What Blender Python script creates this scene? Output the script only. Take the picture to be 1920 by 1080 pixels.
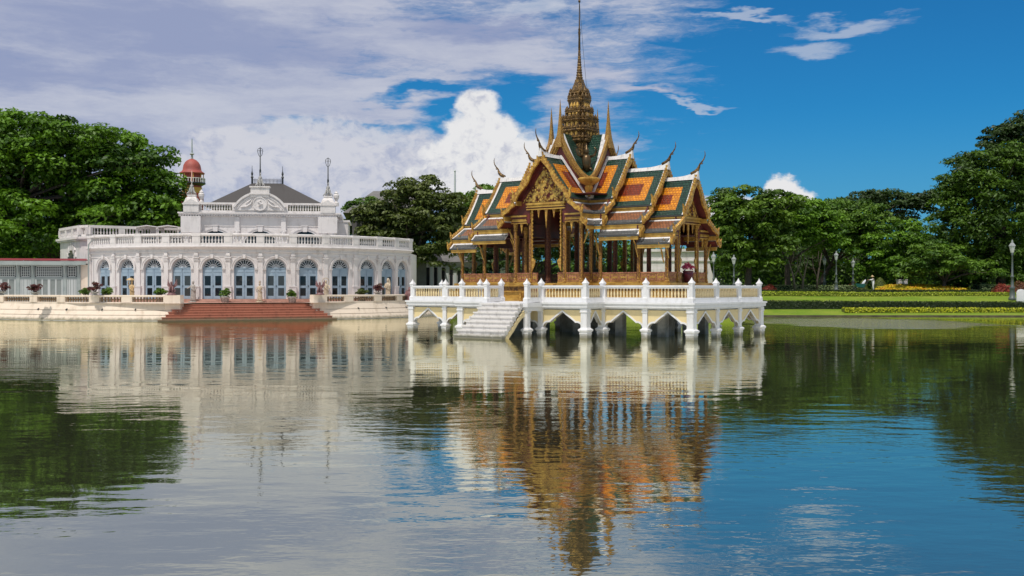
import bpy, math, random
import numpy as np
from mathutils import Vector, Matrix
rnd = random.Random(7)
PI = math.pi
S = bpy.context.scene
for o in list(bpy.data.objects):
    bpy.data.objects.remove(o)
COL = S.collection
# ---------------------------------------------------------------- camera
EYE = 2.8
FPX = 2000.0
cam = bpy.data.cameras.new('camera')
cam.sensor_width = 36.0
cam.lens = 36.0 * FPX / 1920.0
cam.clip_start = 0.3
cam.clip_end = 6000
camo = bpy.data.objects.new('camera', cam)
COL.objects.link(camo)
camo.location = (0, 0, EYE)
camo.rotation_euler = (math.radians(90), 0, 0)
S.camera = camo
S.render.engine = 'CYCLES'
S.cycles.use_denoising = True
S.cycles.max_bounces = 6
S.cycles.transparent_max_bounces = 6
S.view_settings.view_transform = 'Standard'
S.view_settings.look = 'None'
S.view_settings.exposure = -0.20
S.view_settings.gamma = 1.0
S.view_settings.use_curve_mapping = False
# ---------------------------------------------------------------- sun
SUN_EL = math.radians(63)
SUN_AZ = math.atan2(-0.42, -0.91)          # to-sun azimuth: behind the camera, a little to its left
SUN = Vector((math.sin(SUN_AZ) * math.cos(SUN_EL), math.cos(SUN_AZ) * math.cos(SUN_EL), math.sin(SUN_EL)))
sl = bpy.data.lights.new('sun', 'SUN')
sl.energy = 3.6
sl.angle = math.radians(0.6)
sl.color = (1.0, 0.94, 0.86)
so = bpy.data.objects.new('sun', sl)
COL.objects.link(so)
so.rotation_euler = (-SUN).to_track_quat('-Z', 'Y').to_euler()
so.location = SUN * 200
# ---------------------------------------------------------------- sky
W = bpy.data.worlds.new('World')
S.world = W
W.use_nodes = True
nt = W.node_tree
nt.nodes.clear()
N = nt.nodes
L = nt.links


class G:
    """small helper: builds shader maths on a node tree"""
    def __init__(self, tree):
        self.t = tree

    def put(self, sock, val):
        if isinstance(val, bpy.types.NodeSocket):
            self.t.links.new(val, sock)
        else:
            sock.default_value = val

    def m(self, op, a, b=0.0, c=None, clamp=False):
        n = self.t.nodes.new('ShaderNodeMath')
        n.operation = op
        n.use_clamp = clamp
        self.put(n.inputs[0], a)
        self.put(n.inputs[1], b)
        if c is not None:
            self.put(n.inputs[2], c)
        return n.outputs[0]

    def v(self, op, a, b=(0, 0, 0), out=0):
        n = self.t.nodes.new('ShaderNodeVectorMath')
        n.operation = op
        self.put(n.inputs[0], a)
        if op == 'SCALE':
            self.put(n.inputs['Scale'], b)
        else:
            self.put(n.inputs[1], b)
        return n.outputs[out]

    def comb(self, x, y, z=0.0):
        n = self.t.nodes.new('ShaderNodeCombineXYZ')
        for i, q in enumerate((x, y, z)):
            self.put(n.inputs[i], q)
        return n.outputs[0]

    def sep(self, a):
        n = self.t.nodes.new('ShaderNodeSeparateXYZ')
        self.put(n.inputs[0], a)
        return n.outputs

    def noise(self, vec, scale, detail=4, rough=0.55, col=False, dist=0.0):
        n = self.t.nodes.new('ShaderNodeTexNoise')
        self.put(n.inputs['Vector'], vec)
        n.inputs['Scale'].default_value = scale
        n.inputs['Detail'].default_value = detail
        n.inputs['Roughness'].default_value = rough
        n.inputs['Distortion'].default_value = dist
        return n.outputs['Color' if col else 'Fac']

    def sstep(self, x, a, b, lo=0.0, hi=1.0):
        n = self.t.nodes.new('ShaderNodeMapRange')
        n.interpolation_type = 'SMOOTHSTEP'
        self.put(n.inputs['Value'], x)
        for k, q in (('From Min', a), ('From Max', b), ('To Min', lo), ('To Max', hi)):
            self.put(n.inputs[k], q)
        return n.outputs[0]

    def mix(self, f, a, b, mode='MIX'):
        n = self.t.nodes.new('ShaderNodeMix')
        n.data_type = 'RGBA'
        n.blend_type = mode
        self.put(n.inputs[0], f)
        for i, q in ((6, a), (7, b)):
            if not isinstance(q, bpy.types.NodeSocket):
                q = tuple(q) + (1,) if len(q) == 3 else q
            self.put(n.inputs[i], q)
        return n.outputs[2]


g = G(nt)
sky = N.new('ShaderNodeTexSky')
sky.sky_type = 'NISHITA'
sky.sun_disc = False
sky.sun_elevation = SUN_EL
sky.sun_rotation = SUN_AZ
sky.air_density = 1.0
sky.dust_density = 0.3
sky.ozone_density = 2.0
tc = N.new('ShaderNodeTexCoord')
D = g.v('NORMALIZE', tc.outputs['Generated'])
dx, dy, dz = g.sep(D)
hor = g.m('SQRT', g.m('ADD', g.m('MULTIPLY', dx, dx), g.m('MULTIPLY', dy, dy)))
AZ = g.m('ARCTAN2', dx, dy)
EL = g.m('ARCTAN2', dz, hor)
AE = g.comb(AZ, EL)


def az(px):
    return math.atan((px - 960) / FPX)


def el(px, py):
    return math.atan((540 - py) / FPX * math.cos(az(px)))


SKYK = 0.10
base = g.v('SCALE', sky.outputs[0], SKYK)
base = g.mix(1.0, base, (0.10, 0.61, 1.0), 'MULTIPLY')
base = g.mix(g.sstep(EL, 0.17, 0.0, 0.0, 0.55), base, (0.17, 0.38, 0.60))
# warped direction coordinates for ragged cloud edges
wn = g.noise(g.v('MULTIPLY', AE, (1, 1.6, 1)), 9.0, 6, 0.6, True)
warp = g.v('SCALE', g.v('SUBTRACT', wn, (0.5, 0.5, 0.5)), 0.075)
AEW = g.v('ADD', AE, warp)
wn2 = g.noise(g.v('MULTIPLY', AE, (1, 3.2, 1)), 7.0, 5, 0.6, True)
AEW2 = g.v('ADD', AE, g.v('SCALE', g.v('SUBTRACT', wn2, (0.5, 0.5, 0.5)), 0.09))


def blobs(lst, co):
    acc = None
    for px, py, rx, ry in lst:
        c = (az(px), el(px, py), 0)
        q = g.v('SUBTRACT', co, c)
        q = g.v('MULTIPLY', q, (FPX / rx, FPX / ry, 0))
        d = g.m('SUBTRACT', 1.0, g.v('LENGTH', q, out=1))
        acc = d if acc is None else g.m('MAXIMUM', acc, d)
    return acc


# high stratus sheet: streaks on a flat layer overhead
lay = g.v('DIVIDE', g.comb(dx, dy), g.comb(g.m('ADD', g.m('ABSOLUTE', dz), 0.10), g.m('ADD', g.m('ABSOLUTE', dz), 0.10), 1.0))
n1 = g.noise(g.v('MULTIPLY', lay, (0.55, 1.5, 1)), 1.3, 7, 0.6, dist=0.4)
n2 = g.noise(g.v('MULTIPLY', AE, (1, 4.0, 1)), 5.5, 7, 0.62)
n3 = g.noise(g.v('ADD', g.v('MULTIPLY', AE, (1, 6.5, 1)), g.v('SCALE', g.v('SUBTRACT', wn2, (.5, .5, .5)), .22)), 13.0, 8, 0.66)
cover = blobs([(200, 60, 1150, 330), (120, 230, 520, 260), (560, 180, 470, 170), (870, 90, 280, 110), (1090, 128, 170, 44),
               (1215, 168, 110, 16), (620, 330, 420, 130), (-900, 100, 1200, 500), (300, -300, 1500, 420)], AEW2)
dens = g.m('ADD', cover, g.m('MULTIPLY', g.m('SUBTRACT', n2, 0.5), 1.5))
dens = g.m('ADD', dens, g.m('MULTIPLY', g.m('SUBTRACT', n3, 0.5), 1.5))
gaps = blobs([(640, 232, 190, 24), (790, 172, 150, 20), (860, 215, 120, 30), (960, 205, 90, 60)], AEW2)
dens = g.m('SUBTRACT', dens, g.m('MULTIPLY', g.m('MAXIMUM', gaps, 0.0), 1.1))
dens = g.m('SUBTRACT', dens, g.sstep(AZ, 0.09, 0.24, 0.0, 0.42))
a_st = g.sstep(dens, -0.22, 0.62)
shade = g.m('ADD', g.m('MULTIPLY', n3, 0.5), g.m('MULTIPLY', n2, 0.75))
gray = blobs([(60, 125, 420, 50), (330, 60, 560, 70), (250, 290, 260, 90), (880, 50, 200, 40)], AEW2)
shade = g.m('SUBTRACT', shade, g.m('MULTIPLY', g.m('MAXIMUM', gray, 0.0), 0.42))
lit = g.sstep(shade, 0.26, 0.84)
c_st = g.mix(lit, (0.36, 0.41, 0.61), (0.65, 0.67, 0.77))
skyc = g.mix(g.m('MULTIPLY', a_st, 0.93), base, c_st)
# thin cirrus on the clear side
cir = blobs([(1600, 36, 150, 24), (1520, 86, 100, 24), (1400, 34, 110, 12), (1310, 186, 105, 8), (1000, 20, 120, 30)], AEW2)
cir = g.m('ADD', cir, g.m('MULTIPLY', g.m('SUBTRACT', n3, 0.5), 1.6))
a_ci = g.sstep(cir, 0.12, 0.75)
skyc = g.mix(g.m('MULTIPLY', a_ci, 0.62), skyc, (0.60, 0.66, 0.78))
# cumulus heaps low in the sky
cum_l = [(893, 222, 48, 52), (872, 262, 62, 50), (922, 262, 58, 48), (845, 300, 75, 48), (900, 310, 95, 70), (965, 305, 85, 62), (810, 345, 90, 45),
         (1010, 330, 70, 55), (930, 360, 190, 55), (1060, 350, 60, 40), (1400, 384, 60, 30), (1475, 362, 42, 26), (1505, 372, 30, 28), (1345, 392, 40, 26)]
cum = blobs(cum_l, AEW)
det = g.noise(AE, 34.0, 6, 0.62)
det2 = g.noise(AE, 11.0, 4, 0.55)
cum = g.m('ADD', cum, g.m('MULTIPLY', g.m('SUBTRACT', det, 0.5), 0.55))
a_cu = g.sstep(cum, -0.04, 0.34)
cl = g.m('ADD', g.m('MULTIPLY', det, 0.7), g.m('MULTIPLY', det2, 0.6))
cl = g.m('ADD', cl, g.m('MULTIPLY', EL, 2.2))
def emboss(sc_, k):
    a = g.noise(AEW, sc_, 5, 0.58)
    b = g.noise(g.v('ADD', AEW, (0.0045, -0.0075, 0)), sc_, 5, 0.58)
    return g.m('MULTIPLY', g.m('SUBTRACT', b, a), k)


emb = g.m('ADD', emboss(26.0, 2.6), emboss(12.0, 2.2))
emb = g.m('MULTIPLY', emb, -0.75)
cl = g.m('ADD', cl, emb)
c_cu = g.mix(g.sstep(cl, 0.50, 0.98), (0.55, 0.58, 0.70), (0.92, 0.92, 0.93))
soft = blobs([(430, 268, 90, 55), (520, 290, 150, 75), (640, 260, 150, 60), (690, 330, 190, 80), (420, 360, 130, 80), (560, 385, 250, 50), (760, 300, 100, 60)], AEW)
soft = g.m('ADD', soft, g.m('MULTIPLY', g.m('SUBTRACT', det, 0.5), 0.5))
skyc = g.mix(g.m('MULTIPLY', g.sstep(soft, 0.02, 0.34), 0.88), skyc, g.mix(g.sstep(cl, 0.5, 1.05), (0.45, 0.50, 0.67), (0.73, 0.74, 0.81)))
skyc = g.mix(a_cu, skyc, c_cu)
# broken cloud overhead and behind, out of the picture, softens the daylight
oh = g.noise(D, 2.2, 5, 0.6)
over = g.m('MULTIPLY', g.sstep(EL, 0.258, 0.33), g.sstep(oh, 0.22, 0.46))
skyc = g.mix(g.m('MULTIPLY', over, 0.88), skyc, (0.84, 0.82, 0.79))
bg = N.new('ShaderNodeBackground')
L.new(skyc, bg.inputs[0])
bg.inputs[1].default_value = 1.0
wo = N.new('ShaderNodeOutputWorld')
L.new(bg.outputs[0], wo.inputs[0])


# ================================================================ helpers
def at(px, py, Y):
    """photo direction and a distance give a place"""
    return Vector(((px - 960) / FPX * Y, Y, EYE + (540 - py) / FPX * Y))


def tag(o, label=None, cat=None, group=None, kind=None):
    for k, q in (('label', label), ('category', cat), ('group', group), ('kind', kind)):
        if q:
            o[k] = q
    return o


def empty(name, loc=(0, 0, 0), rz=0.0, label=None, cat=None, group=None):
    o = bpy.data.objects.new(name, None)
    COL.objects.link(o)
    o.location = loc
    o.rotation_euler = (0, 0, rz)
    return tag(o, label, cat, group)


def kids(o):
    return [c for c in CHILD.get(o.name, [])]


CHILD = {}


def link(o, parent=None):
    COL.objects.link(o)
    if parent is not None:
        o.parent = parent
        CHILD.setdefault(parent.name, []).append(o)
    return o


def copy_tree(o, parent=None):
    c = o.copy()
    link(c, parent)
    for ch in list(CHILD.get(o.name, [])):
        copy_tree(ch, c)
    return c


class MB:
    def __init__(self, xf=None):
        self.v, self.f, self.mi, self.uv = [], [], [], {}
        self.xf = xf

    def add(self, vs, fs, m=0):
        b = len(self.v)
        if self.xf is not None:
            vs = [self.xf @ Vector(p) for p in vs]
        self.v += [tuple(p) for p in vs]
        for f in fs:
            self.f.append(tuple(b + i for i in f))
            self.mi.append(m)
        return b

    def box(self, x0, y0, z0, x1, y1, z1, m=0):
        self.add([(x0, y0, z0), (x1, y0, z0), (x1, y1, z0), (x0, y1, z0), (x0, y0, z1), (x1, y0, z1), (x1, y1, z1), (x0, y1, z1)],
                 [(3, 2, 1, 0), (4, 5, 6, 7), (0, 1, 5, 4), (1, 2, 6, 5), (2, 3, 7, 6), (3, 0, 4, 7)], m)

    def cbox(self, c, sx, sy, sz, rz=0.0, m=0):
        """box with base centre c"""
        ca, sa = math.cos(rz), math.sin(rz)
        vs = []
        for z in (0, sz):
            for x, y in ((-sx / 2, -sy / 2), (sx / 2, -sy / 2), (sx / 2, sy / 2), (-sx / 2, sy / 2)):
                vs.append((c[0] + x * ca - y * sa, c[1] + x * sa + y * ca, c[2] + z))
        self.add(vs, [(3, 2, 1, 0), (4, 5, 6, 7), (0, 1, 5, 4), (1, 2, 6, 5), (2, 3, 7, 6), (3, 0, 4, 7)], m)

    def bar(self, p, q, w, h, m=0):
        """square bar from p to q"""
        p, q = Vector(p), Vector(q)
        d = (q - p).normalized()
        up = Vector((0, 0, 1)) if abs(d.z) < 0.95 else Vector((0, 1, 0))
        s = d.cross(up).normalized()
        t = s.cross(d)
        vs = []
        for c in (p, q):
            for a, b in ((-1, -1), (1, -1), (1, 1), (-1, 1)):
                vs.append(c + s * a * w / 2 + t * b * h / 2)
        self.add(vs, [(3, 2, 1, 0), (4, 5, 6, 7), (0, 1, 5, 4), (1, 2, 6, 5), (2, 3, 7, 6), (3, 0, 4, 7)], m)

    def prism(self, poly, z0, z1, m=0):
        n = len(poly)
        vs = [(p[0], p[1], z0) for p in poly] + [(p[0], p[1], z1) for p in poly]
        fs = [tuple(range(n - 1, -1, -1)), tuple(range(n, 2 * n))]
        fs += [(i, (i + 1) % n, n + (i + 1) % n, n + i) for i in range(n)]
        self.add(vs, fs, m)

    def slab(self, poly, fn, t0, t1, m=0):
        """polygon poly (a, b) put in space by fn(a, b, t), between t0 and t1"""
        n = len(poly)
        vs = [fn(p[0], p[1], t0) for p in poly] + [fn(p[0], p[1], t1) for p in poly]
        fs = [tuple(range(n - 1, -1, -1)), tuple(range(n, 2 * n))]
        fs += [(i, (i + 1) % n, n + (i + 1) % n, n + i) for i in range(n)]
        self.add(vs, fs, m)

    def strip(self, lo, hi, fn, t0, t1, m=0):
        """solid band between two polylines lo and hi [(a, b)], thickness t0..t1"""
        n = len(lo)
        vs = []
        for t in (t0, t1):
            vs += [fn(p[0], p[1], t) for p in lo]
            vs += [fn(p[0], p[1], t) for p in hi]
        fs = []
        for i in range(n - 1):
            a, b, c, d = i, i + 1, n + i + 1, n + i
            fs.append((a, b, c, d))
            fs.append((2 * n + d, 2 * n + c, 2 * n + b, 2 * n + a))
            fs.append((b, a, 2 * n + a, 2 * n + b))
            fs.append((d, c, 2 * n + c, 2 * n + d))
        fs.append((0, n, 3 * n, 2 * n))
        fs.append((n - 1, 3 * n - 1, 4 * n - 1, 2 * n - 1)[::1] if False else (2 * n - 1, n - 1, 3 * n - 1, 4 * n - 1))
        self.add(vs, fs, m)

    def lathe(self, prof, sec=10, c=(0, 0, 0), rz=0.0, m=0, caps=True):
        """prof [(r, z)]; sec an int or a unit polygon"""
        if isinstance(sec, int):
            sec = [(math.cos(2 * PI * i / sec), math.sin(2 * PI * i / sec)) for i in range(sec)]
        n = len(sec)
        ca, sa = math.cos(rz), math.sin(rz)
        vs, fs = [], []
        for r, z in prof:
            for x, y in sec:
                vs.append((c[0] + r * (x * ca - y * sa), c[1] + r * (x * sa + y * ca), c[2] + z))
        for k in range(len(prof) - 1):
            for i in range(n):
                j = (i + 1) % n
                fs.append((k * n + i, k * n + j, (k + 1) * n + j, (k + 1) * n + i))
        if caps:
            fs.append(tuple(range(n - 1, -1, -1)))
            fs.append(tuple(range((len(prof) - 1) * n, len(prof) * n)))
        self.add(vs, fs, m)

    def tube(self, pts, rads, n=6, m=0, flat=1.0):
        pts = [Vector(p) for p in pts]
        vs, fs = [], []
        for i, p in enumerate(pts):
            d = (pts[min(i + 1, len(pts) - 1)] - pts[max(i - 1, 0)])
            d = d.normalized() if d.length > 1e-9 else Vector((0, 0, 1))
            up = Vector((0, 0, 1)) if abs(d.z) < 0.9 else Vector((0, 1, 0))
            s = d.cross(up).normalized()
            t = s.cross(d)
            r = rads[i] if isinstance(rads, (list, tuple)) else rads
            for k in range(n):
                a = 2 * PI * k / n
                vs.append(p + s * math.cos(a) * r * flat + t * math.sin(a) * r)
        for i in range(len(pts) - 1):
            for k in range(n):
                j = (k + 1) % n
                fs.append((i * n + k, i * n + j, (i + 1) * n + j, (i + 1) * n + k))
        fs.append(tuple(range(n - 1, -1, -1)))
        fs.append(tuple(range((len(pts) - 1) * n, len(pts) * n)))
        self.add(vs, fs, m)

    def mesh(self, name, mats, smooth=False):
        me = bpy.data.meshes.new(name)
        me.from_pydata(self.v, [], self.f)
        mats = mats if isinstance(mats, (list, tuple)) else [mats]
        for q in mats:
            me.materials.append(q)
        me.polygons.foreach_set('material_index', self.mi)
        if smooth:
            me.polygons.foreach_set('use_smooth', [True] * len(me.polygons))
        me.update()
        return me

    def build(self, name, mats, parent=None, smooth=False):
        o = bpy.data.objects.new(name, self.mesh(name, mats, smooth))
        return link(o, parent)


def put(name, mesh, loc, rz=0.0, parent=None):
    o = bpy.data.objects.new(name, mesh)
    o.location = loc
    o.rotation_euler = (0, 0, rz)
    return link(o, parent)


SQ = [(-1, -1), (1, -1), (1, 1), (-1, 1)]


def redent(a=0.72, b=0.86):
    """square with stepped-in corners, as Thai spires and pillars have"""
    q = [(1, -a), (1, a), (b, a), (b, b), (a, b), (a, 1)]
    out = []
    for k in range(4):
        c, s = (1, 0, -1, 0)[k], (0, 1, 0, -1)[k]
        out += [(x * c - y * s, x * s + y * c) for x, y in q]
    # drop the repeated joints
    res = []
    for p in out:
        if not res or (abs(p[0] - res[-1][0]) + abs(p[1] - res[-1][1])) > 1e-6:
            res.append(p)
    return res


RED = redent()


# ================================================================ materials
def mat(name, col, rough=0.6, metal=0.0, var=None, vscale=1.0, vcon=(0.35, 0.65), bump=0.0, bscale=20.0, spec=0.5, coat=0.0, ior=None):
    m = bpy.data.materials.new(name)
    m.use_nodes = True
    t = m.node_tree
    b = t.nodes['Principled BSDF']
    b.inputs['Roughness'].default_value = rough
    b.inputs['Metallic'].default_value = metal
    b.inputs['Specular IOR Level'].default_value = spec
    if ior:
        b.inputs['IOR'].default_value = ior
    q = G(t)
    c = t.nodes.new('ShaderNodeTexCoord').outputs['Object']
    if var is not None:
        n = q.noise(c, vscale, 5, 0.6)
        f = q.sstep(n, vcon[0], vcon[1])
        t.links.new(q.mix(f, col, var), b.inputs['Base Color'])
    else:
        b.inputs['Base Color'].default_value = tuple(col) + (1,)
    if bump:
        n = q.noise(c, bscale, 4, 0.6)
        bn = t.nodes.new('ShaderNodeBump')
        bn.inputs['Strength'].default_value = bump
        bn.inputs['Distance'].default_value = 0.03
        t.links.new(n, bn.inputs['Height'])
        t.links.new(bn.outputs[0], b.inputs['Normal'])
    return m


def stained(name, col, dark, rough=0.75, scale=0.7, amount=0.5, tide=False):
    """painted plaster with rain streaks and soft blotches"""
    m = bpy.data.materials.new(name)
    m.use_nodes = True
    t = m.node_tree
    b = t.nodes['Principled BSDF']
    b.inputs['Roughness'].default_value = rough
    q = G(t)
    geo = t.nodes.new('ShaderNodeNewGeometry').outputs['Position']
    n1 = q.noise(q.v('MULTIPLY', geo, (1, 1, 0.14)), 2.6 * scale, 6, 0.65)
    n2 = q.noise(geo, 0.9 * scale, 5, 0.6)
    f = q.sstep(q.m('ADD', q.m('MULTIPLY', n1, 0.65), q.m('MULTIPLY', n2, 0.45)), 0.52, 0.80, 0.0, amount)
    out = q.mix(f, col, dark)
    if tide:                                            # damp algae mark just above the lake
        zz = q.sep(geo)[2]
        edge = q.m('ADD', zz, q.m('MULTIPLY', q.m('SUBTRACT', q.noise(q.v('MULTIPLY', geo, (3, 3, 0.8)), 1.0, 5, 0.65), 0.5), 0.42))
        out = q.mix(q.sstep(edge, 0.34, 0.06, 0.0, 0.85), out, (0.17, 0.16, 0.10))
    t.links.new(out, b.inputs['Base Color'])
    bn = t.nodes.new('ShaderNodeBump')
    bn.inputs['Strength'].default_value = 0.15
    bn.inputs['Distance'].default_value = 0.02
    t.links.new(q.noise(geo, 9, 4), bn.inputs['Height'])
    t.links.new(bn.outputs[0], b.inputs['Normal'])
    return m


def ornate(name, gold, gap, scale=9.0, metal=0.45, rough=0.38, lo=0.08, hi=0.42, stretch=(1, 1, 1)):
    """carved gilding: cells of gold with dark gaps"""
    m = bpy.data.materials.new(name)
    m.use_nodes = True
    t = m.node_tree
    b = t.nodes['Principled BSDF']
    b.inputs['Metallic'].default_value = metal
    b.inputs['Roughness'].default_value = rough
    q = G(t)
    c = t.nodes.new('ShaderNodeTexCoord').outputs['Object']
    c = q.v('MULTIPLY', c, stretch)
    v = t.nodes.new('ShaderNodeTexVoronoi')
    v.inputs['Scale'].default_value = scale
    t.links.new(c, v.inputs['Vector'])
    n = q.noise(c, scale * 0.45, 4)
    h = q.m('SUBTRACT', 1.0, v.outputs['Distance'])
    f = q.sstep(v.outputs['Distance'], lo, hi)
    f = q.m('MULTIPLY', f, q.sstep(n, 0.35, 0.6), clamp=True)
    t.links.new(q.mix(f, gold, gap), b.inputs['Base Color'])
    bn = t.nodes.new('ShaderNodeBump')
    bn.inputs['Strength'].default_value = 0.6
    bn.inputs['Distance'].default_value = 0.05
    t.links.new(h, bn.inputs['Height'])
    t.links.new(bn.outputs[0], b.inputs['Normal'])
    return m


def tiled(name, col, dark, w=0.2, h=0.17, rough=0.28):
    """glazed roof tiles in rows, uv in metres"""
    m = bpy.data.materials.new(name)
    m.use_nodes = True
    t = m.node_tree
    b = t.nodes['Principled BSDF']
    b.inputs['Roughness'].default_value = rough
    b.inputs['Coat Weight'].default_value = 0.12
    q = G(t)
    uv = t.nodes.new('ShaderNodeUVMap').outputs[0]
    br = t.nodes.new('ShaderNodeTexBrick')
    t.links.new(uv, br.inputs['Vector'])
    br.inputs['Scale'].default_value = 1.0
    br.inputs['Brick Width'].default_value = w
    br.inputs['Row Height'].default_value = h
    br.inputs['Mortar Size'].default_value = 0.028
    br.inputs['Mortar Smooth'].default_value = 0.6
    br.inputs['Color1'].default_value = tuple(col) + (1,)
    br.inputs['Color2'].default_value = tuple(a * 0.62 for a in col) + (1,)
    br.inputs['Mortar'].default_value = tuple(dark) + (1,)
    n = q.noise(uv, 3.0, 5)
    t.links.new(q.mix(q.sstep(n, 0.5, 0.85, 0.0, 0.55), br.outputs['Color'], tuple(0.5 * a + 0.06 for a in col)), b.inputs['Base Color'])
    bn = t.nodes.new('ShaderNodeBump')
    bn.inputs['Strength'].default_value = 0.7
    bn.inputs['Distance'].default_value = 0.04
    u = q.sep(uv)
    saw = q.m('FRACT', q.m('DIVIDE', u[1], h))
    t.links.new(q.m('SUBTRACT', saw, q.m('MULTIPLY', br.outputs['Fac'], 0.8)), bn.inputs['Height'])
    t.links.new(bn.outputs[0], b.inputs['Normal'])
    return m


M = {}
M['white'] = stained('white_paint', (0.74, 0.74, 0.76), (0.46, 0.45, 0.43), 0.55, 1.2, 0.55)
M['white_low'] = stained('white_paint_waterline', (0.74, 0.74, 0.76), (0.40, 0.38, 0.33), 0.6, 1.6, 0.7, tide=True)
M['yellow'] = stained('yellow_paint', (0.74, 0.60, 0.33), (0.55, 0.45, 0.26), 0.6, 1.0, 0.5)
M['cream'] = mat('cream_paint', (0.78, 0.64, 0.38), 0.5, var=(0.70, 0.56, 0.32), vscale=3)
M['marble'] = stained('stair_marble', (0.70, 0.67, 0.65), (0.36, 0.33, 0.30), 0.4, 1.8, 0.8, tide=True)
M['under'] = mat('grey_pier', (0.42, 0.42, 0.42), 0.8, var=(0.22, 0.22, 0.20), vscale=1.2)
M['plaster'] = stained('pinkish_white_plaster', (0.70, 0.66, 0.65), (0.41, 0.37, 0.35), 0.75, 1.2, 0.75)
M['plaster2'] = stained('weathered_white_plaster', (0.70, 0.66, 0.645), (0.36, 0.33, 0.31), 0.8, 1.1, 0.7)
M['seastone'] = stained('cream_stone', (0.76, 0.645, 0.53), (0.48, 0.38, 0.28), 0.75, 1.0, 0.8, tide=True)
M['clay'] = mat('clay_baluster', (0.30, 0.20, 0.12), 0.8, var=(0.18, 0.12, 0.07), vscale=4)
M['brickstep'] = stained('red_brick_step', (0.43, 0.175, 0.11), (0.22, 0.085, 0.055), 0.8, 1.5, 0.9, tide=True)
M['terracotta'] = mat('pink_terracotta', (0.55, 0.33, 0.26), 0.8, var=(0.40, 0.23, 0.18), vscale=1.6, bump=0.2)
M['gold'] = ornate('carved_gold', (0.5920, 0.3600, 0.0680), (0.34, 0.16, 0.03), 11.0, metal=0.2)
M['goldfine'] = ornate('mosaic_gold', (0.5440, 0.3200, 0.0600), (0.28, 0.13, 0.03), 26.0, metal=0.2, stretch=(1, 1, 0.8))
M['goldplain'] = mat('plain_gold', (0.5600, 0.3440, 0.0720), 0.42, 0.2, var=(0.36, 0.19, 0.035), vscale=1.8, bump=0.2, bscale=14)
M['golddark'] = ornate('aged_gilding', (0.225, 0.130, 0.038), (0.055, 0.030, 0.012), 13.0, metal=0.3, rough=0.45)
M['goldgable'] = ornate('gable_gold', (0.3744, 0.2232, 0.0468), (0.26, 0.13, 0.03), 16.0, metal=0.2, rough=0.45)
M['relief'] = ornate('pediment_relief', (0.6800, 0.4250, 0.0935), (0.10, 0.015, 0.01), 6.0, lo=0.2, hi=0.5)
M['base'] = ornate('ornate_base', (0.40, 0.21, 0.05), (0.10, 0.05, 0.025), 11.0, stretch=(1, 1, 0.5))
M['parapet'] = ornate('carved_parapet', (0.46, 0.20, 0.10), (0.22, 0.075, 0.04), 14.0, metal=0.05, rough=0.6)
M['darkred'] = mat('dark_red_lacquer', (0.13, 0.018, 0.014), 0.5, var=(0.07, 0.012, 0.010), vscale=2)
M['mosaic'] = ornate('dark_mosaic', (0.40, 0.20, 0.045), (0.10, 0.035, 0.015), 30.0, metal=0.1, rough=0.45, lo=0.05, hi=0.3)
M['redgold'] = ornate('red_and_gold_mosaic', (0.17, 0.060, 0.022), (0.06, 0.014, 0.010), 22.0, metal=0.1, rough=0.5)
M['red'] = mat('red_lacquer', (0.22, 0.03, 0.022), 0.45, var=(0.14, 0.02, 0.015), vscale=2)
M['tgreen'] = tiled('green_tile', (0.020, 0.070, 0.046), (0.006, 0.018, 0.014))
M['torange'] = tiled('orange_tile', (0.86, 0.33, 0.018), (0.40, 0.09, 0.006))
M['tred'] = tiled('brick_red_tile', (0.27, 0.042, 0.012), (0.10, 0.014, 0.005))
M['tbrown'] = tiled('weathered_orange_tile', (0.36, 0.135, 0.055), (0.10, 0.05, 0.03))
M['tgrey'] = tiled('grey_tile', (0.13, 0.135, 0.135), (0.05, 0.05, 0.05))
M['rim'] = stained('weathered_white_ridge', (0.70, 0.68, 0.68), (0.24, 0.22, 0.21), 0.6, 3.0, 1.0)
M['bronze'] = mat('dark_bronze', (0.10, 0.065, 0.03), 0.35, 0.7, bump=0.3, bscale=12)
M['blue'] = mat('blue_grey_paint', (0.31, 0.41, 0.50), 0.5, var=(0.26, 0.35, 0.44), vscale=2)
M['glass_b'] = mat('pale_reflection_glass', (0.055, 0.060, 0.062), 0.12, spec=0.6)  # paler panes: differing reflections put into the glass colour
M['glass_c'] = mat('mottled_reflection_glass', (0.010, 0.010, 0.012), 0.05, spec=0.4, var=(0.045, 0.042, 0.038), vscale=1.6)  # blotchy panes: uneven reflections put into the colour as paler patches
M['glass'] = mat('dark_window_glass', (0.012, 0.014, 0.018), 0.08, spec=0.6)
M['leadwhite'] = mat('fanlight_bar_paint', (0.55, 0.57, 0.60), 0.5)
M['slate'] = tiled('dark_slate', (0.085, 0.075, 0.078), (0.05, 0.045, 0.045), 0.5, 0.3, 0.7)
M['greyroof'] = mat('grey_roof', (0.17, 0.165, 0.165), 0.8, var=(0.12, 0.115, 0.115), vscale=0.7)
M['iron'] = mat('dark_iron', (0.05, 0.055, 0.06), 0.45, 0.4)
M['lamppost'] = mat('grey_green_lamp_paint', (0.10, 0.12, 0.12), 0.45, 0.2)
M['lampglass'] = mat('frosted_lamp_glass', (0.50, 0.52, 0.50), 0.3)
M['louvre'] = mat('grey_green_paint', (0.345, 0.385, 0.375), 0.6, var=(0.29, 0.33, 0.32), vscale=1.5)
M['lampcap'] = mat('lamp_cap_paint', (0.26, 0.28, 0.28), 0.5)
M['louvre2'] = mat('pale_lattice_paint', (0.55, 0.58, 0.57), 0.6)
M['louvred'] = mat('louvre_shade_paint', (0.24, 0.265, 0.255), 0.7, var=(0.20, 0.225, 0.215), vscale=1.5)  # darker copy of the gallery paint, shade put into its colour
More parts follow.
